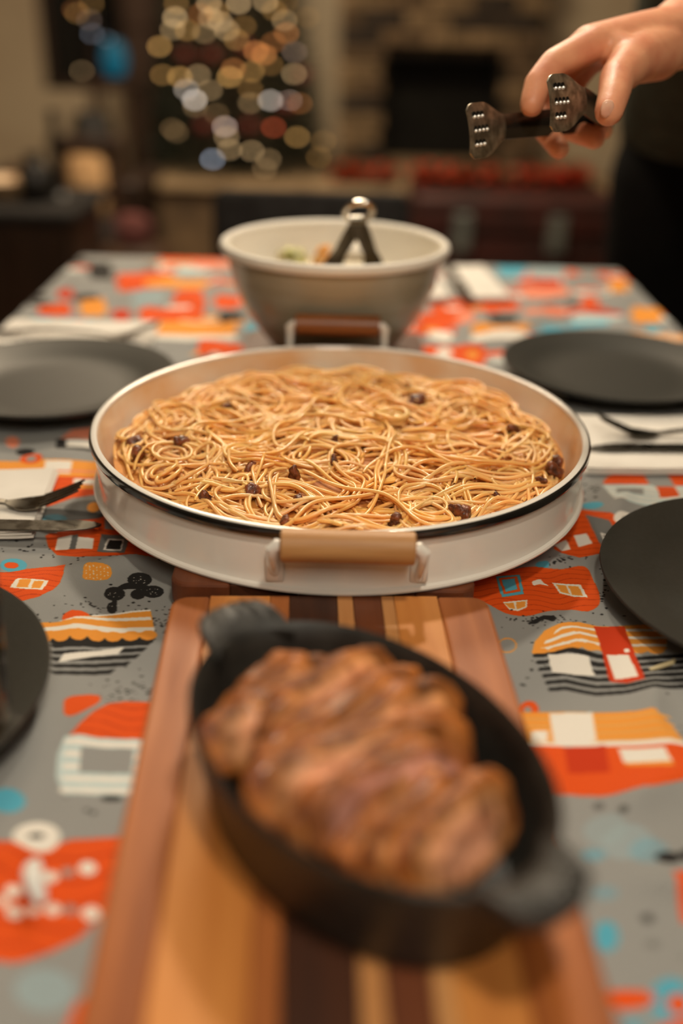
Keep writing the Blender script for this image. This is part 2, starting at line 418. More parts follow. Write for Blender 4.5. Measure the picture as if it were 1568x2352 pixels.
for (px, py, c, s) in ((177, 30, AM, .35), (210, 8, AM, .3), (205, 46, PK, .15), (212, 78, BL, .22), (188, 163, CRM, .28), (309, 28, CRM, .32), (318, 55, CRM, .3), (281, 158, BL, .2), (245, 90, BL, .12), (170, 22, OR, .15)):
    q = ATY(px, py, YB-.08)-wl.location; pv.append(q); obj('bulb', bulb_mesh(c, round(s, 2)), wl, q)
wire = MB()
for a, b in zip(sorted(pv, key=lambda q: q.x)[:-1], sorted(pv, key=lambda q: q.x)[1:]): wire.tube([a, b], .002, 4)
wire.build('wire', BRASS_DK, wl)
p = ATY(263, 132, 4.62)
gl = empty('blue_lantern', (p.x, p.y, p.z-.085)); tag(gl, 'glowing blue glass lantern in front of the dark window', 'lantern')
MB().lathe([(0, .01), (.03, .012), (.048, .06), (.048, .10), (.03, .15), (0, .152)], 24).build('glass_globe', mat('blue_glow', (.0, .05, .08), .5, emit=(.0, .22, .36), estr=.28), gl)
MB().lathe([(0, 0), (.05, 0), (.05, .012), (0, .012)], 24).build('base', BRASS_DK, gl)
MB().tube([(0, 0, .152), (0, 0, .18)], .012, 8).build('cap', BRASS_DK, gl)
st = empty('plant_stand', (p.x, p.y, FZ)); tag(st, 'tall dark wooden stand under the blue lantern by the window', 'stand')
hz = p.z-.085-FZ
MB().box(-.12, .12, -.1, .1, hz-.03, hz-.001, b=.004).build('top', DARKWOOD, st, smooth=False)
for sx in (-1, 1):
    for sy in (-1, 1): MB().tube([(sx*.1, sy*.08, 0), (sx*.09, sy*.07, hz-.03)], .014, 8).build('leg', DARKWOOD, st)

# left hand furniture (far out of focus)
def at_box(px0, px1, y, row_top, depth, name, label, cat, m, zb=FZ):
    a = ATY(px0, row_top, y); b = ATY(px1, row_top, y)
    o = empty(name, ((a.x+b.x)/2, y, zb)); tag(o, label, cat)
    return o, (b.x-a.x)/2, a.z-zb
sd, hw_, hz = at_box(-260, 150, 2.75, 478, .4, 'sideboard', 'low dark wooden sideboard standing left of the dining table', 'sideboard', None)
MB().box(-hw_, hw_, 0, .4, .1, hz-.03, b=.006).build('body', DARKWOOD, sd, smooth=False)
MB().box(-hw_-.02, hw_+.02, -.02, .42, hz-.03, hz, b=.006).build('top', BLACKCLOTH, sd, smooth=False)
for k in range(3):
    w = 2*hw_/3; d_ = MB().box(-hw_+w*k+.01, -hw_+w*(k+1)-.01, -.014, 0, .12, hz-.06, b=.004).build('door', DARKWOOD, sd, smooth=False)
    MB().tube([(-hw_+w*(k+.8), -.014, hz*.5), (-hw_+w*(k+.8), -.035, hz*.5)], .01, 10).build('handle', DSTEEL, d_)
for sx in (-1, 1):
    for yy in (.04, .36): MB().tube([(sx*(hw_-.05), yy, 0), (sx*(hw_-.05), yy, .1)], .018, 8).build('leg', DARKWOOD, sd)
sdtop = FZ+hz
VASE = mat('black_ceramic', (.012, .011, .01), .35, c2=(.02, .018, .016))
CREAMC = mat('cream_ceramic', rgb(196, 168, 132), .5, c2=rgb(180, 150, 116))
v1 = empty('vase', (ATY(85, 440, 2.92).x, 2.92, sdtop)); tag(v1, 'small round black vase on the sideboard', 'vase')
MB().lathe([(0, 0), (.03, 0), (.05, .03), (.052, .07), (.03, .10), (.02, .115), (.026, .13), (.02, .13), (.014, .115), (.0, .10)], 24).build('body', VASE, v1)
v2 = empty('candlestick', (ATY(138, 440, 2.95).x, 2.95, sdtop)); tag(v2, 'tall slim dark candlestick beside the black vase', 'candlestick')
MB().lathe([(0, 0), (.04, 0), (.038, .01), (.014, .025), (.013, .15), (.022, .17), (0, .17)], 20).build('stem', VASE, v2)
MB().lathe([(0, .17), (.013, .17), (.013, .24), (0, .243)], 16).build('candle', VASE, v2)
v3 = empty('cream_bowl', (ATY(22, 455, 2.95).x, 2.95, sdtop)); tag(v3, 'cream ceramic bowl at the left end of the sideboard', 'bowl')
MB().lathe([(0, 0), (.04, 0), (.09, .055), (.085, .055), (.04, .01), (0, .01)], 28).build('body', CREAMC, v3)
# armchair with pale back beyond the sideboard
ac = empty('armchair', (ATY(205, 500, 3.75).x, 3.75, FZ)); tag(ac, 'pale tan high backed armchair with dark frame beyond the sideboard', 'armchair')
za = ATY(205, 350, 3.75).z-FZ; PALE = mat('tan_upholstery', rgb(198, 158, 112), .85, c2=rgb(176, 138, 96), nscale=30)
MB().box(-.068, .068, 0, .06, ATY(205, 512, 3.75).z-FZ, za, b=.02).build('backrest', PALE, ac)
MB().box(-.22, .22, -.40, .02, .32, .42, b=.03).build('seat', BLACKCLOTH, ac)
for sx in (-1, 1):
    MB().box(sx*.10-.03, sx*.10+.03, .01, .07, .3, za+.02, b=.01).build('back_post', DARKWOOD, ac, smooth=False)
    MB().box(sx*.24-.03, sx*.24+.03, -.39, .02, .55, .6, b=.01).build('armrest', DARKWOOD, ac, smooth=False)
    for yy in (-.41, -.01): MB().tube([(sx*.24, yy+.02, 0), (sx*.24, yy+.02, .56)], .02, 8).build('leg', DARKWOOD, ac)
MB().box(-.13, .13, .0, .07, za, za+.05, b=.01).build('top_rail', DARKWOOD, ac, smooth=False)
v4 = empty('black_pot', (ATY(212, 300, 4.1).x, 4.1, FZ)); tag(v4, 'tall black floor vase behind the tan armchair', 'vase')
zt = ATY(212, 258, 4.1).z-FZ
MB().lathe([(0, 0), (.09, 0), (.07, .1), (.05, zt*.6), (.045, zt*.8), (.085, zt*.9), (.06, zt), (.05, zt), (.03, zt*.9), (0, zt*.85)], 28).build('body', VASE, v4)
cb = empty('tall_cabinet', (ATY(345, 300, 5.04).x-.02, 5.04, FZ)); tag(cb, 'tall dark brown wooden cabinet left of the Christmas tree', 'cabinet')
cw = .085; chh = 2.0; BRN = mat('brown_wood', rgb(66, 42, 24), .6, c2=rgb(48, 30, 17), nscale=5, stretch=(1, 1, .2))
MB().box(-cw, cw, 0, .3, 0, chh, b=.006).build('body', BRN, cb, smooth=False)
for k in range(2):
    d_ = MB().box(-cw+.008, cw-.008, -.014, 0, .05+k*.97, 1.0+k*.96, b=.004).build('door', BRN, cb, smooth=False)
    MB().tube([(cw-.03, -.014, .6+k*.8), (cw-.03, -.03, .6+k*.8)], .009, 8).build('knob', DSTEEL, d_)
MB().box(-cw-.015, cw+.015, -.015, .3, chh, chh+.04, b=.006).build('cornice', BRN, cb, smooth=False)
cu = obj('cushion', lump_mesh('cushion', (.06, .035, .055), .75, .005, 6, 3, mat('pink_cloth', rgb(120, 62, 56), .9, attr='col', nscale=30, c2=(.8, .8, .8)), lambda p, q, d: rgb(92, 48, 44), 3), None, (ATY(305, 528, 3.28).x, 3.28, 0), (-.25, 0, 0))
p = ATY(305, 528, 3.28); cu.location.z = p.z
tag(cu, 'dusty pink cushion leaning on a dark footstool', 'cushion')
fs = empty('footstool', (p.x, p.y, FZ)); tag(fs, 'dark brown footstool under the pink cushion', 'stool')
zt = p.z-.055-FZ
MB().box(-.11, .11, -.09, .09, .12, zt+.006, b=.03).build('seat', BRN, fs)
for sx in (-1, 1):
    for sy in (-1, 1): MB().tube([(sx*.085, sy*.065, 0), (sx*.085, sy*.065, .13)], .018, 8).build('leg', DARKWOOD, fs)

# right: red trunk with garland, in front of the hearth
ty_ = 3.75; a = ATY(955, 445, ty_); b = ATY(1420, 445, ty_)
tk = empty('storage_trunk', ((a.x+b.x)/2, ty_, FZ)); tag(tk, 'dark red storage trunk with two pale latches in front of the fireplace', 'trunk')
REDW = mat('dark_red_leather', rgb(62, 20, 11), .6, c2=rgb(42, 15, 9), nscale=8)
hw_ = (b.x-a.x)/2; hz = a.z-FZ
MB().box(-hw_, hw_, 0, .45, .03, hz*.72, b=.01).build('body', REDW, tk, smooth=False)
MB().box(-hw_-.01, hw_+.01, -.01, .46, hz*.73, hz, b=.02).build('lid', REDW, tk, smooth=False)
PEW = mat('pewter', rgb(150, 158, 152), .35, metal=.6, c2=rgb(120, 128, 124))
for px in (1065, 1285):
    x = ATY(px, 465, ty_).x-tk.location.x
    MB().box(x-.028, x+.028, -.026, -.004, hz*.62, hz*.88, b=.005).build('latch', PEW, tk, smooth=False)
for sx in (-1, 1): MB().box(sx*hw_*.93-.02, sx*hw_*.93+.02, -.02, .465, .0, .06, b=.004).build('foot', DARKWOOD, tk, smooth=False)
def garland(name, label, px0, px1, y, z, seed, rowc=415):
    rg = random.Random(seed); x0 = ATY(px0, rowc, y).x; x1 = ATY(px1, rowc, y).x
    g = empty(name, ((x0+x1)/2, y, z)); tag(g, label, 'garland', 'red and green garlands by the fireplace')
    L_ = x1-x0; mbs = [MB(), MB()]
    for i in range(260):
        t_ = rg.random(); c = Vector((-L_/2+L_*t_, rg.uniform(-.05, .05), .03+rg.uniform(-.02, .03)))
        d_ = Vector((rg.gauss(0, 1), rg.gauss(0, 1), abs(rg.gauss(.3, .6)))).normalized()*rg.uniform(.03, .055)
        s_ = d_.cross(Vector((rg.gauss(0, 1), rg.gauss(0, 1), rg.gauss(0, 1)))).normalized()*.014
        up_ = d_.cross(s_).normalized()*.002
        mbs[0 if rg.random() < .62 else 1].add([c, c+d_*.5+s_, c+d_, c+d_*.5-s_, c+d_*.5+up_, c+d_*.5-up_], [(0, 1, 4), (1, 2, 4), (2, 3, 4), (3, 0, 4), (0, 5, 1), (1, 5, 2), (2, 5, 3), (3, 5, 0)])
    MB().tube([(-L_/2, 0, .015), (0, .01, .02), (L_/2, 0, .015)], .012, 6).build('stem', DARKWOOD, g)
    mbs[0].build('red_leaves', REDL, g)['kind'] = 'stuff'; mbs[1].build('green_leaves', GRNL, g)['kind'] = 'stuff'
REDL = mat('red_leaf', rgb(190, 52, 14), .6, c2=rgb(150, 34, 10), nscale=20); GRNL = mat('green_leaf', rgb(70, 62, 28), .6, c2=rgb(50, 48, 22), nscale=20)
garland('garland', 'long red and green leaf garland lying on the trunk lid', 960, 1150, ty_+.2, tk.location.z+hz+.001, 1)
garland('garland', 'short red leaf garland at the right end of the trunk lid', 1180, 1340, ty_+.2, tk.location.z+hz+.001, 2)
garland('garland', 'red leaf garland on the pale hearth right of the tree', 765, 900, 4.45, -.318, 3)

# ------------------------------------------------------------------ dining table and cloth
TX0, TX1, TY0, TY1, TZ = -.430, .436, -.25, 1.635, -.0215
tb = empty('dining_table', (0, .7, FZ)); tag(tb, 'long dining table hidden under the printed grey tablecloth', 'table')
MB().box(TX0+.004, TX1-.004, TY0-.7+.004, TY1-.7-.004, -FZ+TZ-.035, -FZ+TZ-.007, b=.004).build('tabletop', DARKWOOD, tb, smooth=False)
MB().box(TX0+.06, TX1-.06, TY0-.63, TY1-.77, -FZ+TZ-.11, -FZ+TZ-.036).build('apron', DARKWOOD, tb, smooth=False)
for sx in (TX0+.08, TX1-.08):
    for sy in (TY0-.6, TY1-.8): MB().tube([(sx, sy, 0), (sx, sy, -FZ+TZ-.036)], [.026, .034], 12).build('leg', DARKWOOD, tb)

# printed pattern, drawn into a generated image (fabric coordinates in metres)
RES = .0006; UX0, UY0, UW, UH = -.70, -.55, 1.40, 2.55
NX, NY = int(UW/RES), int(UH/RES)
GRAY = rgb(146, 146, 144)
IMG = np.empty((NY, NX, 3), np.float32); IMG[:] = GRAY
_or, _am, _wh, _bk, _bl, _pb = rgb(224, 82, 16), rgb(234, 152, 58), rgb(232, 226, 216), rgb(34, 32, 31), rgb(84, 166, 190), rgb(190, 208, 208)
_do, _pk, _gy, _gb, _dg = rgb(198, 54, 8), rgb(232, 140, 110), GRAY, rgb(150, 166, 170), rgb(108, 108, 106)
def fill(P, col, wave=None, alpha=1.0):
    P = np.asarray(P, float); X = (P[:, 0]-UX0)/RES; Y = (P[:, 1]-UY0)/RES
    x0, x1 = int(max(0, X.min())), int(min(NX-1, X.max()+1)); y0, y1 = int(max(0, Y.min())), int(min(NY-1, Y.max()+1))
    if x1 <= x0 or y1 <= y0: return
    gx = np.arange(x0, x1)+.5; gy = np.arange(y0, y1)+.5
    ins = np.zeros((y1-y0, x1-x0), bool)
    xa, ya = X, Y; xb, yb = np.roll(X, -1), np.roll(Y, -1)
    for a, b_, c, d in zip(xa, ya, xb, yb):
        if b_ == d: continue
        lo, hi = min(b_, d), max(b_, d)
        rws = np.where((gy >= lo) & (gy < hi))[0]
        if len(rws) == 0: continue
        xi = a+(gy[rws]-b_)*(c-a)/(d-b_)
        ins[rws] ^= gx[None, :] > xi[:, None]
    sub = IMG[y0:y1, x0:x1]
    c = np.array(col, np.float32)
    if wave:                       # darker wavy plank lines printed inside the shape
        wx, wy = gx*RES, gy*RES
        ph = (wy[:, None]+.0022*np.sin(wx[None, :]*95+wy[:, None]*40)+.0012*np.sin(wx[None, :]*230))/wave
        ln = (np.abs((ph % 1)-.5) < .055)
        cc = np.where(ln[..., None], c*np.array([.66, .5, .4], np.float32), c)
        sub[ins] = cc[ins]
    elif alpha < 1: sub[ins] = sub[ins]*(1-alpha)+c*alpha
    else: sub[ins] = c
def smooth_poly(P, n=8):
    P = np.asarray(P, float); m = len(P); out = []
    for i in range(m):
        p0, p1, p2, p3 = P[i-1], P[i], P[(i+1) % m], P[(i+2) % m]
        for t_ in np.linspace(0, 1, n, endpoint=False):
            out.append(.5*((2*p1)+(-p0+p2)*t_+(2*p0-5*p1+4*p2-p3)*t_**2+(-p0+3*p1-3*p2+p3)*t_**3))
    return np.array(out)
def U(P): return [unproj(x, y, TZ) for x, y in P]
def poly(P, c, sm=False, **k): fill(U(smooth_poly(P) if sm else P), c, **k)
def ell(x, y, rx, ry, c, **k):
    a = np.linspace(0, 2*np.pi, 40, endpoint=False); fill(U([(x+rx*math.cos(q), y+ry*math.sin(q)) for q in a]), c, **k)
def rect(x0, y0, x1, y1, c, sl=0, **k): poly([(x0+sl, y0), (x1+sl, y0), (x1, y1), (x0, y1)], c, **k)

# a generic house-and-caravan motif in metres for the cloth nobody sees clearly
def motif(x, y, s, kind, rg):
    T = lambda P: [(x+a*s, y+b*s) for a, b in P]
    if kind == 0:
        fill(T([(-1, 0), (-.8, .5), (.8, .55), (1, 0), (.8, -.5), (-.8, -.5)]), _or, wave=.008); fill(T([(-.5, -.1), (-.1, -.1), (-.1, .25), (-.5, .25)]), _wh); fill(T([(.2, -.1), (.55, -.1), (.55, .25), (.2, .25)]), _am)
    elif kind == 1:
        fill(smooth_poly(T([(-1, 0), (-.7, .5), (0, .7), (.7, .5), (1, 0)])), _am)
        for k in range(3): fill(T([(-.9+k*.12, .05+k*.2), (.9-k*.12, .05+k*.2), (.88-k*.12, .13+k*.2), (-.88+k*.12, .13+k*.2)]), _wh)
        for k in range(4): fill(T([(-.9, -.1-k*.15), (.9, -.1-k*.15), (.9, -.17-k*.15), (-.9, -.17-k*.15)]), _bk)
        fill(T([(-.5, -.1), (0, -.1), (0, -.5), (-.5, -.5)]), _wh)
    elif kind == 2:
        fill(T([(-1, .1), (-.6, .6), (.7, .6), (1, .1)]), _or, wave=.008); fill(T([(-1, .1), (1, .1), (.9, -.5), (-.9, -.5)]), _pb)
        for k in range(3): fill(T([(-.95, -.05-k*.17), (.95, -.05-k*.17), (.95, -.13-k*.17), (-.95, -.13-k*.17)]), _wh)
        fill(T([(-.5, -.05), (.2, -.05), (.2, -.35), (-.5, -.35)]), _gy)
    elif kind == 3:
        a = np.linspace(0, 2*np.pi, 30); fill(T([(.4*math.cos(q), .3*math.sin(q)) for q in a]), _bl); fill(T([(.2*math.cos(q), .15*math.sin(q)) for q in a]), _or)
    else:
        for k in range(5):
            cx_, cy_ = rg.uniform(-.4, .4), rg.uniform(-.4, .4); a = np.linspace(0, 2*np.pi, 20); fill(T([(cx_+.22*math.cos(q), cy_+.18*math.sin(q)) for q in a]), _bk)
rg = random.Random(3)
for j in range(24):
    for i in range(10):
        x = UX0+.07+i*.145+rg.uniform(-.015, .015)+(.07 if j % 2 else 0); y = UY0+.05+j*.11+rg.uniform(-.012, .012)
        dv = CT*y+(H-TZ)*ST; ppx = 784+x/dv*F_PX; ppy = 1176+((H-TZ)*CT-y*ST)/dv*F_PX
        if -230 < ppx < 1800 and 940 < ppy < 2600: continue      # the part drawn motif by motif below
        motif(x, y, .05 if j % 3 else .042, rg.choice((0, 0, 1, 2, 2, 0, 3, 4)) if y > 0 else rg.choice((0, 1, 2, 3, 4)), rg)
for j in range(2):          # extra band so the far half reads as dense as the photo
    for i in range(7): motif(-.4+i*.14, 1.05+j*.5, .035, rg.choice((0, 2)), rg)
# blotch specks
for k in range(1500):
    x = rg.uniform(-.45, .45); y = rg.uniform(.2, 1.1); cl = mn.noise(Vector((x*14, y*14, 3)))
    if cl < .12: continue
    r_ = rg.uniform(.0005, .0016); a = np.linspace(0, 2*np.pi, 7); e_ = rg.uniform(.4, 1)
    fill([(x+r_*math.cos(q), y+r_*e_*math.sin(q)) for q in a], _bk)
for (cx_, cy_, sx_, sy_, n_) in ((205, 1268, 60, 12, 60), (330, 1432, 35, 26, 80), (200, 1392, 22, 6, 14), (300, 1580, 45, 22, 50), (390, 1420, 12, 18, 24), (150, 1420, 60, 10, 16), (1392, 1350, 14, 30, 26), (1300, 1290, 20, 8, 22), (1370, 1440, 40, 10, 16), (1230, 1500, 15, 30, 10), (1350, 1120, 20, 14, 24), (90, 1250, 40, 6, 18)):
    for k in range(n_):
        ell(cx_+rg.gauss(0, sx_), cy_+rg.gauss(0, sy_), rg.uniform(1.2, 4.5), rg.uniform(.8, 2.2), _bk)
# --- left side, back to front
poly([(138, 1005), (165, 982), (215, 972), (215, 1004)], _pk); rect(128, 1006, 215, 1036, _bk); rect(152, 1008, 215, 1030, _wh)
ell(28, 1010, 16, 14, _pk); ell(58, 1036, 22, 10, _bk)
poly([(-20, 1057), (235, 1055), (235, 1092), (-20, 1092)], _am); rect(98, 1058, 160, 1084, _wh, 6); rect(-20, 1076, 235, 1080, _pk); rect(50, 1078, 88, 1088, _wh); poly([(-20, 1082), (48, 1083), (50, 1094), (-20, 1100)], _or)
poly([(122, 1090), (235, 1092), (235, 1128), (165, 1136), (60, 1172), (118, 1135)], _or, wave=.008); rect(168, 1095, 235, 1107, _wh); rect(165, 1108, 235, 1116, _am)
ell(71, 1053, 26, 9, _or); ell(71, 1053, 12, 5, _gy)
ell(190, 1160, 44, 17, _dg); ell(214, 1160, 15, 9, _am); ell(125, 1184, 28, 11, _bl); poly([(108, 1160), (230, 1172), (228, 1186), (108, 1188)], _bk, sm=True, alpha=.8)
poly([(130, 1198), (170, 1188), (240, 1182), (240, 1232), (130, 1226)], _or, wave=.008)
poly([(103, 1224), (112, 1218), (345, 1205), (370, 1278), (180, 1279), (130, 1270), (110, 1250)], _or, wave=.008)
rect(125, 1229, 161, 1259, _wh, 7); rect(173, 1233, 212, 1258, _wh, 3); rect(158, 1229, 172, 1259, _dg, 8); poly([(232, 1222), (300, 1222), (285, 1268), (222, 1265)], _dg); poly([(246, 1232), (284, 1234), (278, 1262), (236, 1260)], _wh); poly([(250, 1235), (281, 1237), (275, 1258), (242, 1257)], _bk)
ell(30, 1292, 31, 15, _bl); ell(25, 1292, 16, 8, _or)
poly([(-30, 1310), (20, 1308), (60, 1300), (100, 1297), (150, 1297), (146, 1318), (138, 1337), (120, 1356), (90, 1370), (55, 1377), (-30, 1380)], _or, wave=.007)
poly([(40, 1327), (70, 1330), (111, 1333), (98, 1356), (60, 1354), (23, 1350)], _wh); rect(38, 1331, 64, 1350, _am, 8); rect(71, 1335, 92, 1352, _am, 8); ell(30, 1292, 31, 13, _bl); ell(25, 1292, 16, 7, _or)
poly([(190, 1320), (196, 1303), (220, 1299), (250, 1302), (256, 1315), (245, 1326), (215, 1330), (192, 1328)], _am, sm=True)
for k in range(26): ell(198+(k % 7)*8.2, 1305+(k//7)*6.5+(k % 2)*2, 1.2, 1.6, _wh)
for e in ((320, 1325, 28, 16), (262, 1357, 24, 16), (350, 1353, 25, 14), (316, 1359, 17, 12), (256, 1391, 12, 14), (262, 1376, 6, 10)): ell(*e, _bk)
poly([(262, 1348), (290, 1332), (330, 1336), (350, 1350), (300, 1346)], _bk, sm=True)
for k in range(34): 
    qx, qy = rg.choice(((320, 1325), (262, 1357), (350, 1353), (256, 1391))); ell(qx+rg.uniform(-15, 15), qy+rg.uniform(-8, 8), .9, 1.2, _wh)
ell(175, 1420, 33, 15, _or)
poly([(60, 1424), (140, 1427), (210, 1415), (300, 1400), (345, 1396), (350, 1420), (356, 1462), (90, 1458)], _am)
poly([(200, 1418), (345, 1412), (348, 1420), (200, 1424), (130, 1426)], _wh); poly([(85, 1436), (354, 1438), (355, 1452), (95, 1444)], _wh); poly([(210, 1413), (300, 1398), (345, 1394), (345, 1398), (300, 1402), (210, 1417)], _wh)
poly([(110, 1462), (358, 1462), (350, 1475), (120, 1476)], _bk)
for k in range(7): ell(100+k*40, 1458, 20, 12, _am)
for k, (x1_, y_) in enumerate(((352, 1478), (338, 1493), (322, 1508), (300, 1524), (265, 1540))): poly([(110, y_-3), (x1_, y_-6), (x1_-12, y_+4), (125, y_+5)], _bk)
poly([(133, 1516), (145, 1497), (285, 1484), (270, 1500), (215, 1503)], _wh)
poly([(146, 1625), (150, 1603), (180, 1594), (225, 1596), (228, 1612), (205, 1630), (165, 1643), (148, 1638)], _or, sm=True)
poly([(158, 1692), (185, 1662), (215, 1636), (250, 1614), (290, 1608), (360, 1610), (360, 1690)], _or, wave=.009)
poly([(150, 1690), (340, 1690), (325, 1818), (145, 1818), (128, 1780), (132, 1730)], _pb)
for k in range(5): poly([(150-k*3, 1698+k*26), (340, 1698+k*26), (340, 1710+k*26), (148-k*3, 1710+k*26)], _wh)
rect(180, 1712, 300, 1768, _gy, 6); ell(255, 1826, 24, 7, _bk); ell(15, 1836, 42, 28, _bl)
poly([(-30, 1932), (40, 1935), (100, 1950), (160, 1925), (280, 1916), (240, 2090), (180, 2150), (110, 2180), (30, 2205), (-30, 2205)], _or, wave=.013)
ell(83, 1921, 55, 38, _wh); ell(83, 1922, 17, 9, _bk)
for (x, y, r_, c) in ((115, 2010, 17, _wh), (155, 2000, 14, _gy), (200, 1990, 20, _wh), (30, 2045, 18, _wh), (65, 2015, 14, _gy), (32, 2092, 18, _wh), (75, 2085, 14, _wh), (120, 2083, 17, _wh), (160, 2085, 14, _gy), (208, 2093, 20, _wh), (5, 2070, 14, _wh)): ell(x, y, r_, r_*.85, c)
ell(100, 2265, 70, 50, _gb); poly([(150, 2352), (175, 2290), (200, 2280), (200, 2400), (140, 2420)], _or)
# --- right side
rect(1325, 1062, 1362, 1086, _or); poly([(1383, 1112), (1392, 1096), (1410, 1089), (1478, 1088), (1490, 1112)], _or, wave=.008); poly([(1532, 1088), (1620, 1088), (1620, 1114), (1548, 1113)], _or, wave=.008)
poly([(1383, 1114), (1480, 1112), (1620, 1116), (1620, 1164), (1440, 1160), (1405, 1150)], _pb)
for k in range(6): poly([(1386+k*4, 1118+k*7), (1620, 1119+k*7), (1620, 1122+k*7), (1388+k*4, 1121+k*7)], _wh)
rect(1414, 1124, 1476, 1142, _gy, 0); poly([(1478, 1088), (1532, 1088), (1548, 1116), (1500, 1116)], _gy); rect(1514, 1116, 1558, 1146, _or, -8)
ell(1360, 1164, 24, 9, _bl)
poly([(1318, 1172), (1350, 1176), (1400, 1186), (1440, 1210), (1520, 1195), (1620, 1190), (1620, 1260), (1440, 1250), (1395, 1270), (1330, 1281), (1290, 1268), (1270, 1258)], _or, wave=.008)
poly([(1343, 1185), (1398, 1200), (1440, 1252), (1382, 1260)], _dg); poly([(1378, 1224), (1420, 1236), (1400, 1256), (1392, 1254)], _wh); poly([(1383, 1228), (1414, 1238), (1399, 1252), (1395, 1250)], _dg)
poly([(1316, 1230), (1346, 1226), (1360, 1249), (1328, 1256)], _wh); poly([(1272, 1250), (1300, 1238), (1310, 1260), (1290, 1264)], _wh)
ell(1437, 1196, 30, 13, _wh); ell(1439, 1197, 12, 5, _bk)
ell(1245, 1296, 16, 6, _bl)
poly([(1080, 1320), (1180, 1300), (1225, 1298), (1290, 1304), (1342, 1302), (1360, 1330), (1375, 1362), (1374, 1390), (1350, 1403), (1310, 1396), (1265, 1397), (1210, 1409), (1160, 1402), (1110, 1376), (1060, 1370)], _or, True, wave=.007)
poly([(1138, 1318), (1194, 1314), (1203, 1360), (1152, 1366)], _bl); poly([(1145, 1322), (1188, 1318), (1195, 1354), (1157, 1359)], _or); poly([(1151, 1326), (1182, 1323), (1188, 1349), (1162, 1354)], _bl)
poly([(1222, 1331), (1240, 1324), (1248, 1332), (1260, 1340), (1240, 1337), (1225, 1340)], _wh, sm=True)
poly([(1268, 1332), (1300, 1338), (1333, 1342), (1349, 1372), (1318, 1369), (1285, 1358)], _wh); poly([(1277, 1337), (1299, 1342), (1308, 1362), (1288, 1355)], _am); poly([(1304, 1343), (1328, 1346), (1338, 1368), (1314, 1364)], _am)
poly([(1154, 1377), (1211, 1373), (1210, 1390), (1190, 1398), (1170, 1395)], _wh); poly([(1159, 1380), (1180, 1379), (1182, 1393), (1170, 1391)], _am); poly([(1184, 1378), (1207, 1376), (1206, 1388), (1188, 1394)], _am)
poly([(1212, 1425), (1235, 1414), (1252, 1408), (1276, 1412), (1270, 1424), (1250, 1418), (1230, 1427)], _bk, sm=True)
for k in range(60): ell(1240+rg.gauss(0, 45), 1418+rg.gauss(0, 8), rg.uniform(1, 3), rg.uniform(.8, 2), _bk)
ell(1165, 1474, 22, 17, _am); ell(1165, 1474, 19, 14, _gy)
poly([(1223, 1486), (1228, 1466), (1250, 1444), (1290, 1430), (1330, 1429), (1365, 1438), (1410, 1440), (1480, 1436), (1530, 1450), (1530, 1492), (1370, 1498), (1300, 1492)], _am)
for k in range(3): poly([(1232+(2-k)*22, 1448+k*17), (1290, 1442+k*17), (1375, 1446+k*18), (1530, 1446+k*17), (1530, 1452+k*17), (1375, 1452+k*18), (1290, 1449+k*17), (1226+(2-k)*22, 1456+k*17)], _wh)
for k in range(8): ell(1240+k*38, 1489+k*1.0, 19, 8, _am)
for k in range(6): poly([(1224+k*7, 1494+k*16), (1300, 1492+k*16), (1370, 1505+k*16), (1450, 1512+k*14), (1600, 1500+k*14), (1600, 1509+k*14), (1450, 1521+k*14), (1370, 1514+k*16), (1300, 1501+k*16), (1226+k*7, 1502+k*16)], _bk)
poly([(1257, 1496), (1300, 1504), (1350, 1510), (1366, 1548), (1310, 1546), (1268, 1540)], _wh)
poly([(1362, 1440), (1432, 1440), (1480, 1562), (1440, 1567), (1400, 1562)], _do); poly([(1391, 1506), (1442, 1506), (1466, 1555), (1412, 1558)], _wh); ell(1438, 1496, 7, 5, _wh)
ell(1215, 1622, 22, 20, _or); ell(1212, 1624, 9, 9, _gy)
poly([(1195, 1628), (1300, 1630), (1500, 1638), (1540, 1668), (1575, 1714), (1215, 1704)], _am)
for k in range(4): poly([(1200, 1640+k*17), (1535+k*8, 1648+k*17), (1540+k*8, 1654+k*17), (1200, 1646+k*17)], rgb(222, 160, 84))
rect(1272, 1632, 1370, 1700, _wh, -10); rect(1222, 1672, 1258, 1698, _wh); poly([(1205, 1698), (1570, 1706), (1575, 1718), (1205, 1706)], _wh)
poly([(1180, 1706), (1575, 1718), (1620, 1760), (1568, 1800), (1500, 1819), (1400, 1824), (1270, 1815), (1180, 1790)], _or); rect(1305, 1710, 1400, 1770, _do, -10)
poly([(1420, 1722), (1526, 1724), (1545, 1768), (1435, 1760)], _am); poly([(1418, 1720), (1524, 1722), (1540, 1756), (1430, 1752)], _wh)
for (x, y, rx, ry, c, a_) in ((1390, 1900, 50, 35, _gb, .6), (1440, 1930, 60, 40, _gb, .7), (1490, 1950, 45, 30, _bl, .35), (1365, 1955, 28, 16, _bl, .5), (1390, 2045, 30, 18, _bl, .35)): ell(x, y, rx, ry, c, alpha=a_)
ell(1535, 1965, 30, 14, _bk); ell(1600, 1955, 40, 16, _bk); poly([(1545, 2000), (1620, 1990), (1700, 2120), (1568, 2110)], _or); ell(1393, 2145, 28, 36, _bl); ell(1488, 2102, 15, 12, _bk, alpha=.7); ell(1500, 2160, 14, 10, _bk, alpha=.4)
ell(1545, 2290, 52, 56, _bl); ell(1560, 2296, 26, 26, _or); poly([(1395, 2275), (1450, 2268), (1500, 2275), (1495, 2300), (1420, 2312)], _or, sm=True); poly([(1510, 2350), (1600, 2320), (1700, 2400), (1540, 2400)], _or); ell(1455, 2352, 30, 24, _bl, alpha=.6)
ell(1375, 1845, 14, 10, _bk, alpha=.5); ell(1430, 1862, 12, 9, _bk, alpha=.6)
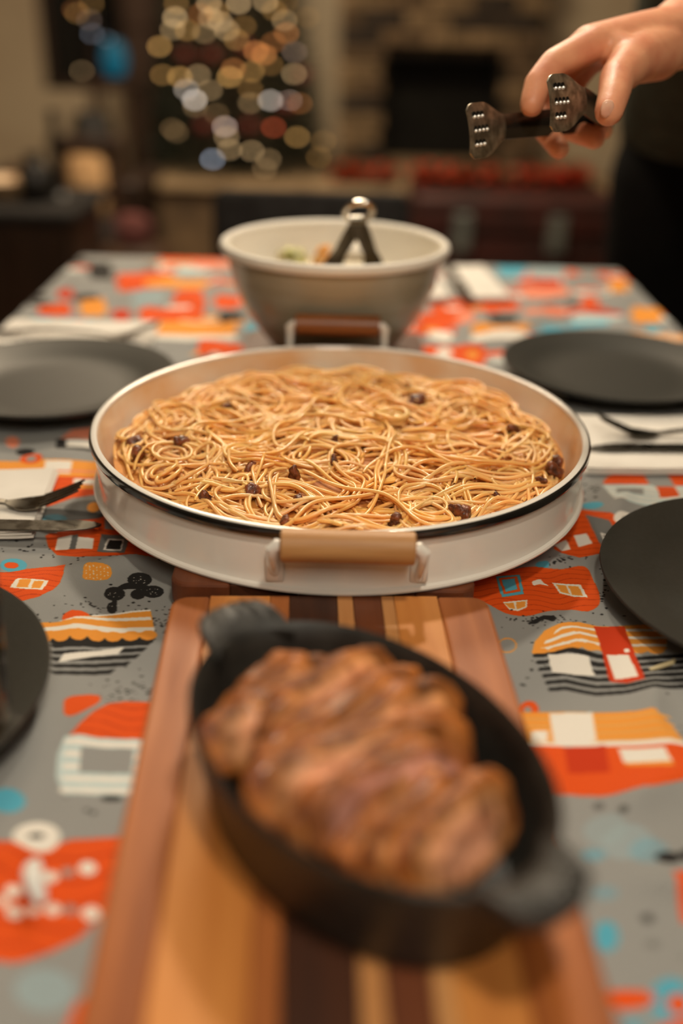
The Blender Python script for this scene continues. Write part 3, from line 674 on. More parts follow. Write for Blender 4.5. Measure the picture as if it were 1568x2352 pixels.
# --- far, blurred
for (x0, y0, x1, y1, c) in ((365, 584, 510, 600, _or), (265, 624, 400, 664, _or), (330, 640, 480, 660, _am), (400, 612, 480, 628, _pb), (395, 672, 472, 732, _or), (300, 664, 380, 700, _gb), (255, 704, 302, 736, _do), (318, 706, 420, 736, _or), (182, 688, 246, 722, _am),
                            (85, 698, 165, 724, _or), (130, 662, 170, 682, _do), (490, 678, 550, 710, _or), (350, 738, 545, 766, _am), (350, 766, 545, 778, _wh), (452, 784, 560, 812, _or), (200, 600, 260, 640, _bk), (165, 672, 230, 692, _bk),
                            (500, 724, 560, 740, _bk), (560, 740, 590, 762, _bl), (440, 596, 540, 614, _pk), (70, 726, 120, 740, _bl), (380, 700, 440, 706, _wh),
                            (1005, 684, 1092, 700, _or), (960, 714, 1064, 746, _or), (1104, 686, 1194, 712, _or), (1080, 748, 1216, 764, _am), (1080, 764, 1216, 784, _wh), (963, 792, 1118, 836, _or), (1000, 796, 1040, 816, _wh), (1070, 800, 1100, 820, _am), (980, 756, 1040, 780, _wh), (1190, 644, 1292, 656, _do),
                            (1200, 656, 1310, 682, _pk), (1330, 680, 1376, 706, _or), (1300, 714, 1432, 726, _do), (1310, 726, 1430, 740, _pb), (1240, 744, 1300, 764, _bl), (1300, 740, 1400, 752, _bl), (1140, 602, 1210, 634, _bl), (1395, 640, 1444, 678, _am), (1446, 704, 1520, 744, _am), (1480, 744, 1520, 760, _bl),
                            (1120, 722, 1190, 742, _bk), (1300, 690, 1326, 704, _bk), (1200, 712, 1300, 724, _pk), (1210, 610, 1300, 640, _gb), (1045, 716, 1090, 740, _pk)):
    poly([(x0, (y0+y1)/2), (x0+8, y0), (x1-8, y0), (x1, (y0+y1)/2), (x1-8, y1), (x0+8, y1)], c)
img = bpy.data.images.new('cloth_print', NX, NY, alpha=False, float_buffer=False)
img.colorspace_settings.name = 'sRGB'
lin = np.clip(IMG, 0, 1); srgb = np.where(lin <= .0031308, lin*12.92, 1.055*lin**(1/2.4)-.055).astype(np.float32)
buf = np.ones((NY, NX, 4), np.float32); buf[..., :3] = srgb; img.pixels.foreach_set(buf.ravel()); img.update(); img.pack()
del buf, srgb, lin, IMG

CL = bpy.data.materials.new('printed_cotton'); CL.use_nodes = True
nt = CL.node_tree; N = nt.nodes; L = nt.links; b = N['Principled BSDF']; b.inputs['Roughness'].default_value = .82; b.inputs['Specular IOR Level'].default_value = .25
uv = N.new('ShaderNodeUVMap'); ti = N.new('ShaderNodeTexImage'); ti.image = img; ti.interpolation = 'Cubic'; ti.extension = 'EXTEND'; L.new(uv.outputs[0], ti.inputs[0])
sc_ = N.new('ShaderNodeMapping'); sc_.inputs['Scale'].default_value = (UW, UH, 1); L.new(uv.outputs[0], sc_.inputs[0])
wv = N.new('ShaderNodeTexWave'); wv.inputs['Scale'].default_value = 480; wv.bands_direction = 'DIAGONAL'; wv.inputs['Distortion'].default_value = .6; L.new(sc_.outputs[0], wv.inputs['Vector'])
ns = N.new('ShaderNodeTexNoise'); ns.inputs['Scale'].default_value = 1200; L.new(sc_.outputs[0], ns.inputs['Vector'])
mr = N.new('ShaderNodeMapRange'); mr.inputs[3].default_value = .82; mr.inputs[4].default_value = 1.12; L.new(wv.outputs['Fac'], mr.inputs[0])
mx = N.new('ShaderNodeVectorMath'); mx.operation = 'SCALE'; L.new(ti.outputs[0], mx.inputs[0]); L.new(mr.outputs[0], mx.inputs['Scale'])
L.new(mx.outputs[0], b.inputs['Base Color'])
bp = N.new('ShaderNodeBump'); bp.inputs['Strength'].default_value = .35; bp.inputs['Distance'].default_value = .0004; L.new(wv.outputs['Fac'], bp.inputs['Height']); L.new(bp.outputs[0], b.inputs['Normal'])

gs = np.concatenate([np.linspace(UX0+.01, TX0-.02, 30), np.linspace(TX0-.018, TX1+.018, 240), np.linspace(TX1+.02, UX0+UW-.01, 30)])
gt = np.concatenate([np.linspace(UY0+.02, TY0-.02, 24), np.linspace(TY0-.018, TY1+.018, 420), np.linspace(TY1+.02, UY0+UH-.02, 24)])
CIRC = [(-.304, .992), (-.3, .452), (.303, .078+1), (.318, .600)]
RECT = [(-.125, .130, -.1, 1.18), (-.43, -.225, .64, .80), (.195, .436, .80, .975), (-.436, -.225, 1.12, 1.26), (.08, .24, 1.39, 1.64), (-.6, .6, 1.6, 2), (-.6, .6, -1, -.2)]
def free_zone(x, y):
    d = min(math.hypot(x-a, y-b)-.138 for a, b in CIRC)
    for a, b, c, e in RECT: d = min(d, math.hypot(max(a-x, 0, x-b), max(c-y, 0, y-e)))
    d = min(d, .43-abs(x))
    k = max(0, min(1, d/.035)); return k*k*(3-2*k)
def drape(s, lo, hi):
    if s < lo: return lo, lo-s, -1
    if s > hi: return hi, s-hi, 1
    return s, 0, 0
Vc = []; UVc = []
for t_ in gt:
    y, dy_, sy_ = drape(t_, TY0, TY1)
    for s_ in gs:
        x, dx_, sx_ = drape(s_, TX0, TX1)
        w_ = 0
        if dx_ == 0 and dy_ == 0:
            fr_z = free_zone(s_, t_)
            w_ = -.0016+.0034*mn.noise(Vector((s_*7, t_*7, 1)))+.0016*mn.noise(Vector((s_*22+t_*6, t_*16, 5)))
            w_ = min(w_, .0012)
            rid = 1-abs(mn.noise(Vector((s_*9+t_*5, t_*11-s_*6, 9))))*3.2
            w_ += fr_z*(.0055*max(0, rid)**1.5+.0035*mn.noise(Vector((s_*16, t_*16, 2))))
        dd = max(dx_, dy_); r_ = .012
        fo_ = .012*math.sin((t_ if dx_ >= dy_ else s_)*38)+.006*math.sin((t_ if dx_ >= dy_ else s_)*91)
        def out(q): return r_*math.sin(min(q/r_, math.pi/2)) if q > 0 else 0
        ox = sx_*(out(dx_)+(fo_+.012)*min(1, dx_*6)*(dx_ > 0)); oy = sy_*(out(dy_)+(fo_+.012)*min(1, dy_*6)*(dy_ > 0))
        dz_ = -(r_*(1-math.cos(min(dd/r_, math.pi/2)))+max(0, dd-r_*math.pi/2)) if dd > 0 else w_
        Vc.append((x+ox, y+oy, TZ+dz_)); UVc.append(((s_-UX0)/UW, (t_-UY0)/UH))
ns_, nt_ = len(gs), len(gt)
idx = np.arange(ns_*nt_).reshape(nt_, ns_)
Q = np.stack([idx[:-1, :-1], idx[:-1, 1:], idx[1:, 1:], idx[1:, :-1]], -1).reshape(-1, 4)
tc_ = fast_mesh('tablecloth', np.array(Vc), Q, CL)
ul = tc_.data.uv_layers.new(name='UVMap'); UVc = np.array(UVc, np.float32); ul.data.foreach_set('uv', UVc[Q.ravel()].ravel())
tag(tc_, 'grey cotton tablecloth printed with orange houses and caravans', 'tablecloth')

# ------------------------------------------------------------------ serving boards, made of glued strips
WOODS = {}
def wood(key, c1, c2):
    WOODS[key] = mat('acacia_'+key, rgb(*c1), .45, c2=rgb(*c2), nscale=7, stretch=(9, .8, 9), nlo=.3, nhi=.7, bump=.06, bscale=40, detail=6, r2=.55)
wood('medium', (184, 110, 56), (154, 86, 42)); wood('light', (220, 146, 74), (194, 118, 54)); wood('edge', (178, 102, 46), (140, 74, 30)); wood('dark', (82, 46, 28), (56, 31, 20)); wood('amber', (190, 120, 62), (160, 92, 44)); wood('red', (118, 64, 36), (92, 48, 27)); wood('pale', (214, 156, 98), (188, 126, 72))
def board(name, label, cx_, cy_, rz, w, l, cuts, keys, th=.0195):
    o = empty(name, (cx_, cy_, -th), rz); tag(o, label, 'board', 'wooden serving boards down the middle of the table')
    x0, x1, y0, y1 = -w/2, w/2, -l/2, l/2; R_ = .012
    for i in range(len(cuts)-1):
        a, b_ = x0+w*cuts[i], x0+w*cuts[i+1]; g = .00015
        if i == 0: P_ = [(b_-g, y0), (b_-g, y1)]+[(a+R_-R_*math.sin(q), y1-R_+R_*math.cos(q)) for q in np.linspace(0, math.pi/2, 6)]+[(a+R_-R_*math.cos(q), y0+R_-R_*math.sin(q)) for q in np.linspace(0, math.pi/2, 6)]
        elif i == len(cuts)-2: P_ = [(a+g, y1), (a+g, y0)]+[(b_-R_+R_*math.sin(q), y0+R_-R_*math.cos(q)) for q in np.linspace(0, math.pi/2, 6)]+[(b_-R_+R_*math.cos(q), y1-R_+R_*math.sin(q)) for q in np.linspace(0, math.pi/2, 6)]
        else: P_ = [(a+g, y0), (b_-g, y0), (b_-g, y1), (a+g, y1)]
        MB().prism(P_, 0, th).build('strip', WOODS[keys[i]], o, smooth=False, bevel=(.0022 if i in (0, len(cuts)-2) else .0004))
    return o
rz1 = .046
board('serving_board', 'striped wooden serving board under the black oval dish, nearest the camera', -.0057+.281*math.sin(rz1)-.0, .562-.281, rz1, .208, .565,
      [0, .12, .31, .37, .52, .57, .66, .70, .84, 1], ['edge', 'light', 'medium', 'dark', 'pale', 'red', 'pale', 'light', 'edge'])  # last strip takes a darker wood, carrying the dish's shadow in its colour
board('serving_board', 'dark wooden serving board under the large white pan and the mixing bowl', -.0125, .872, .004, .207, .596,
      [0, .2, .42, .5, .62, .8, 1], ['red', 'dark', 'red', 'dark', 'red', 'red'])

# ------------------------------------------------------------------ the large white pan
PX, PY, PR, PH = -.0028, .7622, .20, .0465
pan = empty('enamel_pan', (PX, PY, 0)); tag(pan, 'large round white enamel pan with black rim and two wooden handles, full of spaghetti', 'pan')
rb = .1990
prof = [(0, .0006), (rb-.004, .0006), (rb-.0005, .0002), (rb+.0014, .0010), (rb+.0018, .0024), (rb+.0010, .0038), (rb-.0014, .0046),
        (rb-.0030, .010), (rb-.0015, .030), (PR-.0045, PH-.006), (PR-.0028, PH-.0038)]
MB().lathe(prof, 160, cap=False).build('body', WHITE, pan)
INN = mat('stained_enamel', (0.84, 0.72, 0.56), .25, c2=(0.74, .40, .15), nscale=16, nlo=.38, nhi=.78, coat=.4)
MB().lathe([(PR-.0052, PH-.001), (PR-.0065, PH-.006), (rb-.010, .012), (rb-.016, .004), (0, .003)], 160, cap=False).build('lining', INN, pan)
rimp = [(PR-.0030, PH-.0037), (PR-.0005, PH-.0035), (PR+.0000, PH-.0012), (PR-.0010, PH+.0008), (PR-.003, PH+.0015), (PR-.0052, PH+.0008), (PR-.0060, PH-.0010), (PR-.0052, PH-.0025)]
MB().lathe(rimp, 160, closed=True).build('rim', WHITE, pan)
blk = [(PR-.0028, PH-.0068), (PR+.0002, PH-.0058), (PR+.0012, PH-.0030), (PR+.0006, PH-.0002), (PR-.0006, PH+.0006), (PR-.0008, PH-.003)]
MB().lathe(blk, 160, closed=True).build('black_rim_band', BLACKEN, pan)['label'] = 'glossy black band round the outside of the rim'
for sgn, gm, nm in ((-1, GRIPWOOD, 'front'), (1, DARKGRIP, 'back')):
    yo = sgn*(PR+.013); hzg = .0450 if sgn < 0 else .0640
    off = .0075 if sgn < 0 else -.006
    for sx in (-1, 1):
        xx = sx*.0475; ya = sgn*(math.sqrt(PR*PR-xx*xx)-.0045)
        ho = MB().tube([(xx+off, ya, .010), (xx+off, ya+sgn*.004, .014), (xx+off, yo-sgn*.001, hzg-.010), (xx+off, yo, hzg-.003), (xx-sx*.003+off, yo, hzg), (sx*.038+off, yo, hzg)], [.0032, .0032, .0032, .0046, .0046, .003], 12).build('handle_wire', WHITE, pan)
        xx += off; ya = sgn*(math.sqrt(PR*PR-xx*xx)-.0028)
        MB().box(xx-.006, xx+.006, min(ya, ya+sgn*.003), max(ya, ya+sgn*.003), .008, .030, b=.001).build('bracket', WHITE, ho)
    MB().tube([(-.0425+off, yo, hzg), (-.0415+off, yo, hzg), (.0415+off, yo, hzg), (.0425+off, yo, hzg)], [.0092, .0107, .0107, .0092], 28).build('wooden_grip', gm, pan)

# spaghetti: long curling strands, far too many to count
rng = np.random.default_rng(7)
NB = 430; per = 4; NS = NB*per; ds = .0032; STEPS = 62
rad0 = .178*np.sqrt(rng.random(NB)); an0 = rng.random(NB)*2*np.pi
x = rad0*np.cos(an0); y = rad0*np.sin(an0); hd = rng.random(NB)*2*np.pi
kap_b = rng.normal(0, 18, NB); tight = rng.random(NB) < .4; kap_b[tight] *= 2.6
amp = rng.uniform(8, 30, NB); fr_ = rng.uniform(30, 90, NB); ph = rng.random(NB)*6.28
rmax = .1795
path = np.zeros((STEPS, NB, 3))
for k in range(STEPS):
    path[k, :, 0] = x; path[k, :, 1] = y; path[k, :, 2] = hd
    kap = kap_b+amp*np.sin(fr_*k*ds+ph)
    hd = hd+kap*ds
    r = np.hypot(x, y); near = np.clip((r-.155)/.025, 0, 1)
    tin = np.arctan2(-y, -x); dlt = (tin-hd+np.pi) % (2*np.pi)-np.pi
    outw = np.abs(dlt) > 1.35
    hd = hd+np.where(outw, np.sign(dlt)*near*.30, 0)
    x = x+ds*np.cos(hd); y = y+ds*np.sin(hd)
    r = np.hypot(x, y); s_ = np.minimum(1, rmax/np.maximum(r, 1e-6)); x *= s_; y *= s_
strands = []
lvl = rng.permutation(NB)/NB
for b_ in range(NB):
    n_ = int(rng.integers(2, 5)) if rng.random() < .7 else 1
    base_off = 0
    for j in range(n_):
        ln = int(rng.integers(30, STEPS)); st_ = int(rng.integers(0, max(1, STEPS-ln)))
        seg = path[st_:st_+ln, b_].copy()
        o_ = (j-(n_-1)/2)*.0027
        tt = np.arange(ln)*ds
        wob = .0011*np.sin(tt*rng.uniform(40, 120)+rng.random()*6)+rng.normal(0, .0008)
        if j % 2 == 0: wob = wob+np.cumsum(rng.normal(0, .00012, ln))
        nx, ny = -np.sin(seg[:, 2]), np.cos(seg[:, 2])
        X = seg[:, 0]+nx*(o_+wob); Y = seg[:, 1]+ny*(o_+wob)
        r = np.hypot(X, Y); s_ = np.minimum(1, (rmax+.003)/np.maximum(r, 1e-6)); X *= s_; Y *= s_; r = np.hypot(X, Y)
        top = .0335+.009*(1-(r/.18)**2)+.0035*np.sin(X*38+1)*np.cos(Y*33)+.002*np.sin(X*90+Y*70)
        dep = .0125*(1-lvl[b_])**1.0
        Z = top-dep+.0020*np.sin(tt*rng.uniform(35, 110)+rng.random()*6)+rng.normal(0, .0006)
        if rng.random() < .2: Z += .004*np.sin(np.pi*np.arange(ln)/ln)
        strands.append(np.stack([X, Y, Z], 1))
VV = []; QQ = []; base = 0; K = 7; CC = []
for P_ in strands:
    # smooth
    for _ in range(1): P_[1:-1] = (P_[:-2]+2*P_[1:-1]+P_[2:])/4
    n_ = len(P_); T = np.gradient(P_, axis=0); T /= np.linalg.norm(T, axis=1)[:, None]+1e-12
    up = np.array([0, 0, 1.]); B = np.cross(T, up); B /= np.linalg.norm(B, axis=1)[:, None]+1e-12; Nn = np.cross(B, T)
    rad = .00140*(1+rng.normal(0, .06)); rads = np.full(n_, rad); rads[0] *= .6; rads[-1] *= .6
    q = 2*np.pi*np.arange(K)/K
    ring = P_[:, None]+rads[:, None, None]*(np.cos(q)[None, :, None]*B[:, None]+np.sin(q)[None, :, None]*Nn[:, None])
    VV.append(ring.reshape(-1, 3))
    i = np.arange(n_-1)[:, None]*K; k = np.arange(K)[None]; k2 = (k+1) % K
    QQ.append((np.stack([i+k, i+k2, i+K+k2, i+K+k], -1)+base).reshape(-1, 4)); base += n_*K
    tone = rng.uniform(.9, 1.06); c = np.array([1.0*tone, 1.0*tone*rng.uniform(.94, .99), 1.0*tone*rng.uniform(.85, 1.1), 1.0]); CC.append(np.tile(c, (n_*K, 1)))
PASTA = mat('glossy_pasta', (0.80, .42, .13), .30, attr='col', nscale=120, sss=.2, coat=.3)
# colour: strand tone x warm yellow
nt = PASTA.node_tree; 
for nd in nt.nodes:
    if nd.bl_idname == 'ShaderNodeMix':
        nd.inputs['Factor'].default_value = 1
        for l in list(nd.inputs['Factor'].links): nt.links.remove(l)
nz = nt.nodes.new('ShaderNodeTexNoise'); nz.inputs['Scale'].default_value = 26; tcn = nt.nodes.new('ShaderNodeTexCoord'); nt.links.new(tcn.outputs['Object'], nz.inputs['Vector'])
cr = nt.nodes.new('ShaderNodeValToRGB'); cr.color_ramp.elements[0].position = .36; cr.color_ramp.elements[0].color = (.95, .58, .23, 1); cr.color_ramp.elements[1].position = .68; cr.color_ramp.elements[1].color = (.94, .48, .12, 1)
nt.links.new(nz.outputs['Fac'], cr.inputs[0])
for nd in nt.nodes:
    if nd.bl_idname == 'ShaderNodeMix': nt.links.new(cr.outputs[0], nd.inputs['B'])
sp = fast_mesh('spaghetti', np.concatenate(VV), np.concatenate(QQ), PASTA, None, cols=np.concatenate(CC)); sp.location = (PX, PY, -.0015)
tag(sp, 'heap of glossy orange spaghetti strands filling the white enamel pan', 'pasta', kind='stuff')
SAUCE = mat('sauce', (.62, .26, .05), .6, c2=(.40, .14, .03), nscale=50, bump=.4, bscale=150)
g = []
V = []; F = []
sa = MB(); prs = [(r_, .0255+.009*(1-(r_/.18)**2)) for r_ in np.linspace(.1835, .0, 14)]
sa.lathe([(.1835, .0045)]+prs, 96); so = sa.build('sauce', SAUCE, None, loc=(PX, PY, -.0013)); tag(so, 'orange sauce lying under the spaghetti in the pan', 'sauce', kind='stuff')

# bacon
def bcol(p, q, d): return tuple(max(.004, a*(1+1.0*d)) for a in (.20, .052, .016))
BAC = mat('fried_bacon', (1, 1, 1), .4, attr='col', nscale=260, nlo=.4, nhi=.65, c2=(.35, .28, .22), coat=.3, bump=.6, bscale=500)
bmesh_list = [lump_mesh('bacon', (.0055+.002*(i % 3),   .0046, .0036), .8, .0024, 170, i+2, BAC, bcol, 3) for i in range(4)]
bac = [(308, 1008, 1.25), (316, 1037, 1.1), (420, 1010, 1.2), (474, 1141, 1.25), (580, 1122, 1.0), (574, 1068, .9), (676, 1085, .9), (688, 1142, 1.0), (654, 1191, .8), (1060, 1072, .6), (1046, 1166, 1.2), (1068, 1178, 1.3), (962, 912, 1.3), (944, 926, 1.0),
       (1180, 982, 1.1), (1308, 1078, 1.3), (1300, 1056, 1.1), (520, 926, .7), (768, 1055, .7), (1140, 1130, .7), (590, 898, .9), (905, 1186, .8), (1240, 1095, .7), (770, 1000, .6)]
BL_ = ['upper and browner of the two bacon cubes by the left wall of the pan', 'lower and darker of the two bacon cubes by the left wall of the pan', 'reddish bacon cube a little right of the pair by the left wall',
 'large dark bacon piece nearest the front left rim of the pan', 'small orange red bacon cube behind the left end of the front grip', 'bacon cube half under strands in the left middle of the spaghetti',
 'dark bacon cube just left of the centre of the spaghetti', 'dark bacon cube in front of the one left of the centre', 'small bacon bit against the front rim at the left end of the grip', 'tiny bacon flake on top of the strands right of the centre',
 'left one of the two large bacon pieces near the front right rim', 'right one of the two large bacon pieces near the front right rim', 'dark bacon piece deepest in the back right of the spaghetti', 'reddish bacon piece just in front of the deepest one at the back right',
 'flat bacon piece in the right middle of the spaghetti', 'lower of two big bacon pieces against the right wall of the pan', 'upper of two big bacon pieces against the right wall of the pan', 'small blackened bacon bit in the back left of the spaghetti',
 'small bacon bit in the very centre of the spaghetti', 'bacon bit beyond the two large pieces near the front right rim', 'bacon bit at the back of the spaghetti on the left', 'bacon bit against the front rim behind the right half of the grip',
 'small bacon bit left of the big pieces at the right wall', 'tiny bacon bit behind the centre of the spaghetti']
for i, (px, py, s_) in enumerate(bac):
    x, y = unproj(px, py, .0425); r = math.hypot(x-PX, y-PY)
    zt = .0335+.009*(1-(r/.18)**2)
    x, y = unproj(px, py, zt+.001)
    if math.hypot(x-PX, y-PY) > .176:
        k = .176/math.hypot(x-PX, y-PY); x = PX+(x-PX)*k; y = PY+(y-PY)*k
    o = obj('bacon', bmesh_list[i % 4], None, (x, y, zt-.0018), (i*.7, i*1.3, i*2.1)); o.scale = (s_*1.0,)*3
    tag(o, BL_[i], 'bacon', 'fried bacon cubes in the spaghetti')

# ------------------------------------------------------------------ black oval dish with sliced meat
DC = (.0120, .3575); DA, DB_, DT = .1035, .0690, -.92
dish = empty('oval_dish', (*DC, 0), DT); tag(dish, 'black cast iron oval dish with two ribbed side handles, holding sliced meat', 'dish')
hgt = .053
outer = [(0, .0), (.86, .0), (.89, .003), (.975, hgt-.010), (1.0, hgt-.004), (1.0, hgt), (.985, hgt+.0015), (.955, hgt-.001), (.93, hgt-.010), (.85, .012), (.80, .007), (0, .0065)]
MB().lathe([(r_, z_) for r_, z_ in outer], 96, ax=DA, ay=DB_).build('body', CASTIRON, dish)
for sgn in (-1, 1):
    hm = MB(); nU, nV = 18, 14; V = []
    R1 = DA
    for i in range(nU+1):
        u_ = i/nU               # outward
        for side in (1, -1):
            for j in range(nV+1):
                v_ = j/nV*2-1   # across
                wd_ = .0235-.005*u_**2
                xo = sgn*(R1*.97+.023*u_-.006*(1-abs(v_)**3)*0-.006*abs(v_)**3*u_)-sgn*(.012*v_*v_*(1-u_))
                zz = hgt-.004+.010*math.sin(u_*1.5)+.0012*math.sin(v_*math.pi*8)*(side > 0)*(.2+u_)-.004*u_*u_
                V.append((xo, v_*wd_, zz+(.0035 if side > 0 else -.0045)))
    W1 = nV+1; F = []
    def I(i, s_, j): return (i*2+s_)*W1+j
    for i in range(nU):
        for j in range(nV):
            F.append((I(i, 0, j), I(i+1, 0, j), I(i+1, 0, j+1), I(i, 0, j+1))); F.append((I(i, 1, j), I(i, 1, j+1), I(i+1, 1, j+1), I(i+1, 1, j)))
        F.append((I(i, 0, 0), I(i, 1, 0), I(i+1, 1, 0), I(i+1, 0, 0))); F.append((I(i, 0, nV), I(i+1, 0, nV), I(i+1, 1, nV), I(i, 1, nV)))
    for j in range(nV): F.append((I(nU, 0, j), I(nU, 1, j), I(nU, 1, j+1), I(nU, 0, j+1))); F.append((I(0, 0, j), I(0, 0, j+1), I(0, 1, j+1), I(0, 1, j)))
    hm.add(V, F).build('handle', CASTIRON, dish, bevel=.002)
def mcol(p, q, d):
    e = max(abs(p.x), abs(p.z)); rim = min(1, max(0, (math.hypot(p.x, p.z)-.55)/.3))
    core = (.74, .34, .20); mid = (.66, .30, .11); crust = (.38, .12, .022)
    k = min(1, max(0, (math.hypot(p.x*1.0, p.z)-.25)/.4))
    c = tuple(a*(1-k)+b_*k for a, b_ in zip(core, mid)); c = tuple(a*(1-rim)+b_*rim for a, b_ in zip(c, crust))
    return tuple(max(0, a*(1+1.0*d)) for a in c)
MEAT = mat('roast_meat', (1, 1, 1), .55, attr='col', nscale=110, nlo=.46, nhi=.68, c2=(.40, .28, .18), coat=.12, sss=.05, bump=.5, bscale=260)
mes = [lump_mesh('meat_slice', (.049+.003*(i % 3), .0066, .021+.002*(i % 2)), .62, .0042, 62, i+11, MEAT, mcol, 4) for i in range(5)]
mpink = lump_mesh('meat_slice', (.048, .0085, .021), .62, .003, 55, 31, MEAT, lambda p, q, d: tuple(a*(1+.8*d) for a in ((.78, .36, .27) if math.hypot(p.x, p.z) < .7 else (.34, .11, .03))), 4)
cd, sd_ = math.cos(DT), math.sin(DT)
rg = random.Random(9); CNT = 13
for i in range(CNT):
    t_ = i/(CNT-1); u_ = -.062+.124*t_; lim = DB_*math.sqrt(max(.05, 1-(u_/(DA*.97))**2))
    sc = min(1.0, (min(lim, DB_*.93*math.sqrt(max(.05, 1-((abs(u_)+.012)/(DA*.93))**2)))-.004-abs(v_))/.050); sc = max(.6, sc)
    v_ = rg.uniform(-.002, .005)-.010*(t_ < .95)
    if 3 <= i <= 6: v_ += .015
    x = DC[0]+u_*cd-v_*sd_; y = DC[1]+u_*sd_+v_*cd
    me = mpink if i in (9,) else mes[i % 5]
    o = obj('meat_slice', me, None, (x, y, .036+.006*math.sin(t_*3.1)+rg.uniform(-.003, .003)))
    lean = -math.radians(30+rg.uniform(-15, 12))
    # slice long axis across the dish (local x -> v), thickness along the dish
    o.rotation_euler = (Matrix.Rotation(DT+math.pi/2+rg.uniform(-.28, .28), 3, 'Z') @ Matrix.Rotation(lean, 3, 'X') @ Matrix.Rotation(rg.uniform(-.12, .12), 3, 'Y')).to_euler()
    o.scale = (sc, 1.0, rg.uniform(.9, 1.12))
    if i == 9: tag(o, 'pinkest slice of roast meat, near the lower end of the oval dish', 'meat')
    elif i == 0: tag(o, 'end slice of roast meat beside the upper handle of the oval dish', 'meat')
    elif i == CNT-1: tag(o, 'last slice of roast meat beside the lower handle of the oval dish', 'meat')
    else: tag(o, 'browned roast meat slice, %s in the row counted from the dish handle nearest the pan' % ('first second third fourth fifth sixth seventh eighth ninth tenth eleventh twelfth'.split()[i]), 'meat')
    o['group'] = 'roast meat slices in the oval dish'
def dishpt(px, py, z): x, y = unproj(px, py, z); return x, y
x, y = dishpt(640, 1855, .028)
o = obj('meat_chunk', lump_mesh('meat_chunk', (.016, .009, .008), .8, .003, 80, 5, MEAT, lambda p, q, d: tuple(a*(1+d) for a in (.50, .18, .04)), 4), None, (x+.004, y, .026), (0, .1, -.15)); tag(o, 'small orange brown offcut of meat by the left rim of the oval dish', 'meat')
MUSH = mat('charred_mushroom', (1, 1, 1), .3, attr='col', nscale=120, c2=(.4, .35, .3), coat=.3)
mm = lump_mesh('mushroom', (.009, .008, .006), .9, .003, 120, 8, MUSH, lambda p, q, d: (.022, .013, .008), 3)
for i, (px, py) in enumerate(((570, 1730), (600, 1762), (625, 1785), (560, 1765), (660, 1800), (700, 1890), (730, 1905), (690, 1925), (745, 1935), (780, 1960), (810, 1985))):
    x, y = unproj(px, py, .018)
    # keep inside the dish
    dx, dy = x-DC[0], y-DC[1]; uu, vv = dx*cd+dy*sd_, -dx*sd_+dy*cd; k = math.hypot(uu/(DA*.80), vv/(DB_*.78))
    if k > 1: uu /= k; vv /= k; x = DC[0]+uu*cd-vv*sd_; y = DC[1]+uu*sd_+vv*cd
    tag(obj('mushroom', mm, None, (x, y, .0155+.002*(i % 3)), (i, i*.6, i*1.9)), 'shiny charred mushroom piece at the lower left of the oval dish', 'mushroom', 'charred mushroom pieces in the oval dish')

# ------------------------------------------------------------------ plates
plate_prof = [(0, .003), (.055, .003), (.072, .0), (.078, .0005), (.082, .003), (.105, .007), (.1325, .0185), (.1345, .0205), (.1340, .0222), (.1318, .0218), (.104, .0105), (.088, .0068), (.070, .0062), (0, .0060)]
pme = MB().lathe(plate_prof, 96).build('plate', PLATE, mesh_only=True)
for (x, y, lab) in ((-.304, .992, 'matt black plate left of the pan, beside the far end of the table'), (-.3, .452, 'matt black plate at the left edge, nearest the camera'),
                    (.303, 1.078, 'matt black plate right of the bowl, behind the folded napkin with cutlery'), (.318, .600, 'matt black plate at the right edge, right of the pan handle')):
    o = obj('plate', pme, None, (x, y, TZ)); o.scale = (.935, .935, 1) if y > .9 else (1, 1, 1); tag(o, lab, 'plate', 'matt black dinner plates')

# smoky tumbler at the left edge
tu = empty('tumbler', (-.2085, .425, TZ+.0068)); tag(tu, 'blurred smoky brown glass tumbler at the left edge, standing on the near left plate', 'glass')
SMOKE = mat('smoky_glass', (.93, .84, .72), .12, trans=1.0, ior=1.4, c2=(.91, .82, .70))
SMOKE.node_tree.nodes['Principled BSDF'].inputs['IOR'].default_value = 1.15
MB().lathe([(0, 0), (.030, 0), (.032, .002), (.0375, .146), (.0365, .148), (.0350, .146), (.0300, .012), (0, .010)], 48).build('body', SMOKE, tu)

# ------------------------------------------------------------------ napkins and cutlery
def napkin(loc, w, l, rz, label, th=.0016, curl=.002):
    o = empty('napkin', loc, rz); tag(o, label, 'napkin', 'folded white paper napkins')
    for k in range(3):
        V = []; F = []; nx_, ny_ = 16, 12
        for s_ in (0, 1):
            for i in range(nx_+1):
                for j in range(ny_+1):
                    a, b_ = i/nx_-.5, j/ny_-.5
                    z_ = k*th+s_*th*.8+curl*(abs(2*a)**4+abs(2*b_)**4)*.5*(k+1)/3+.0006*mn.noise(Vector((a*6, b_*6, k)))
                    V.append((a*(w-k*.0025), b_*(l-k*.002), z_+.0004))
        n1 = (nx_+1)*(ny_+1)
        for i in range(nx_):
            for j in range(ny_):
                q = i*(ny_+1)+j; F.append((q, q+1, q+ny_+2, q+ny_+1)); F.append((n1+q, n1+q+ny_+1, n1+q+ny_+2, n1+q+1))
        for i in range(nx_):
            for j in (0, ny_): q = i*(ny_+1)+j; F.append((q, q+ny_+1, n1+q+ny_+1, n1+q) if j == 0 else (q, n1+q, n1+q+ny_+1, q+ny_+1))
        for j in range(ny_):
            for i in (0, nx_): q = i*(ny_+1)+j; F.append((q, n1+q, n1+q+1, q+1) if i == 0 else (q, q+1, n1+q+1, n1+q))
        MB().add(V, F).build('layer', PAPER, o)
    return o
NZ = TZ+.0009
napkin((-.332, 1.190, NZ), .19, .105, .04, 'folded white napkin beyond the far left plate')
napkin((.315, .887, NZ), .205, .135, .06, 'wide folded white napkin between the two right hand plates')
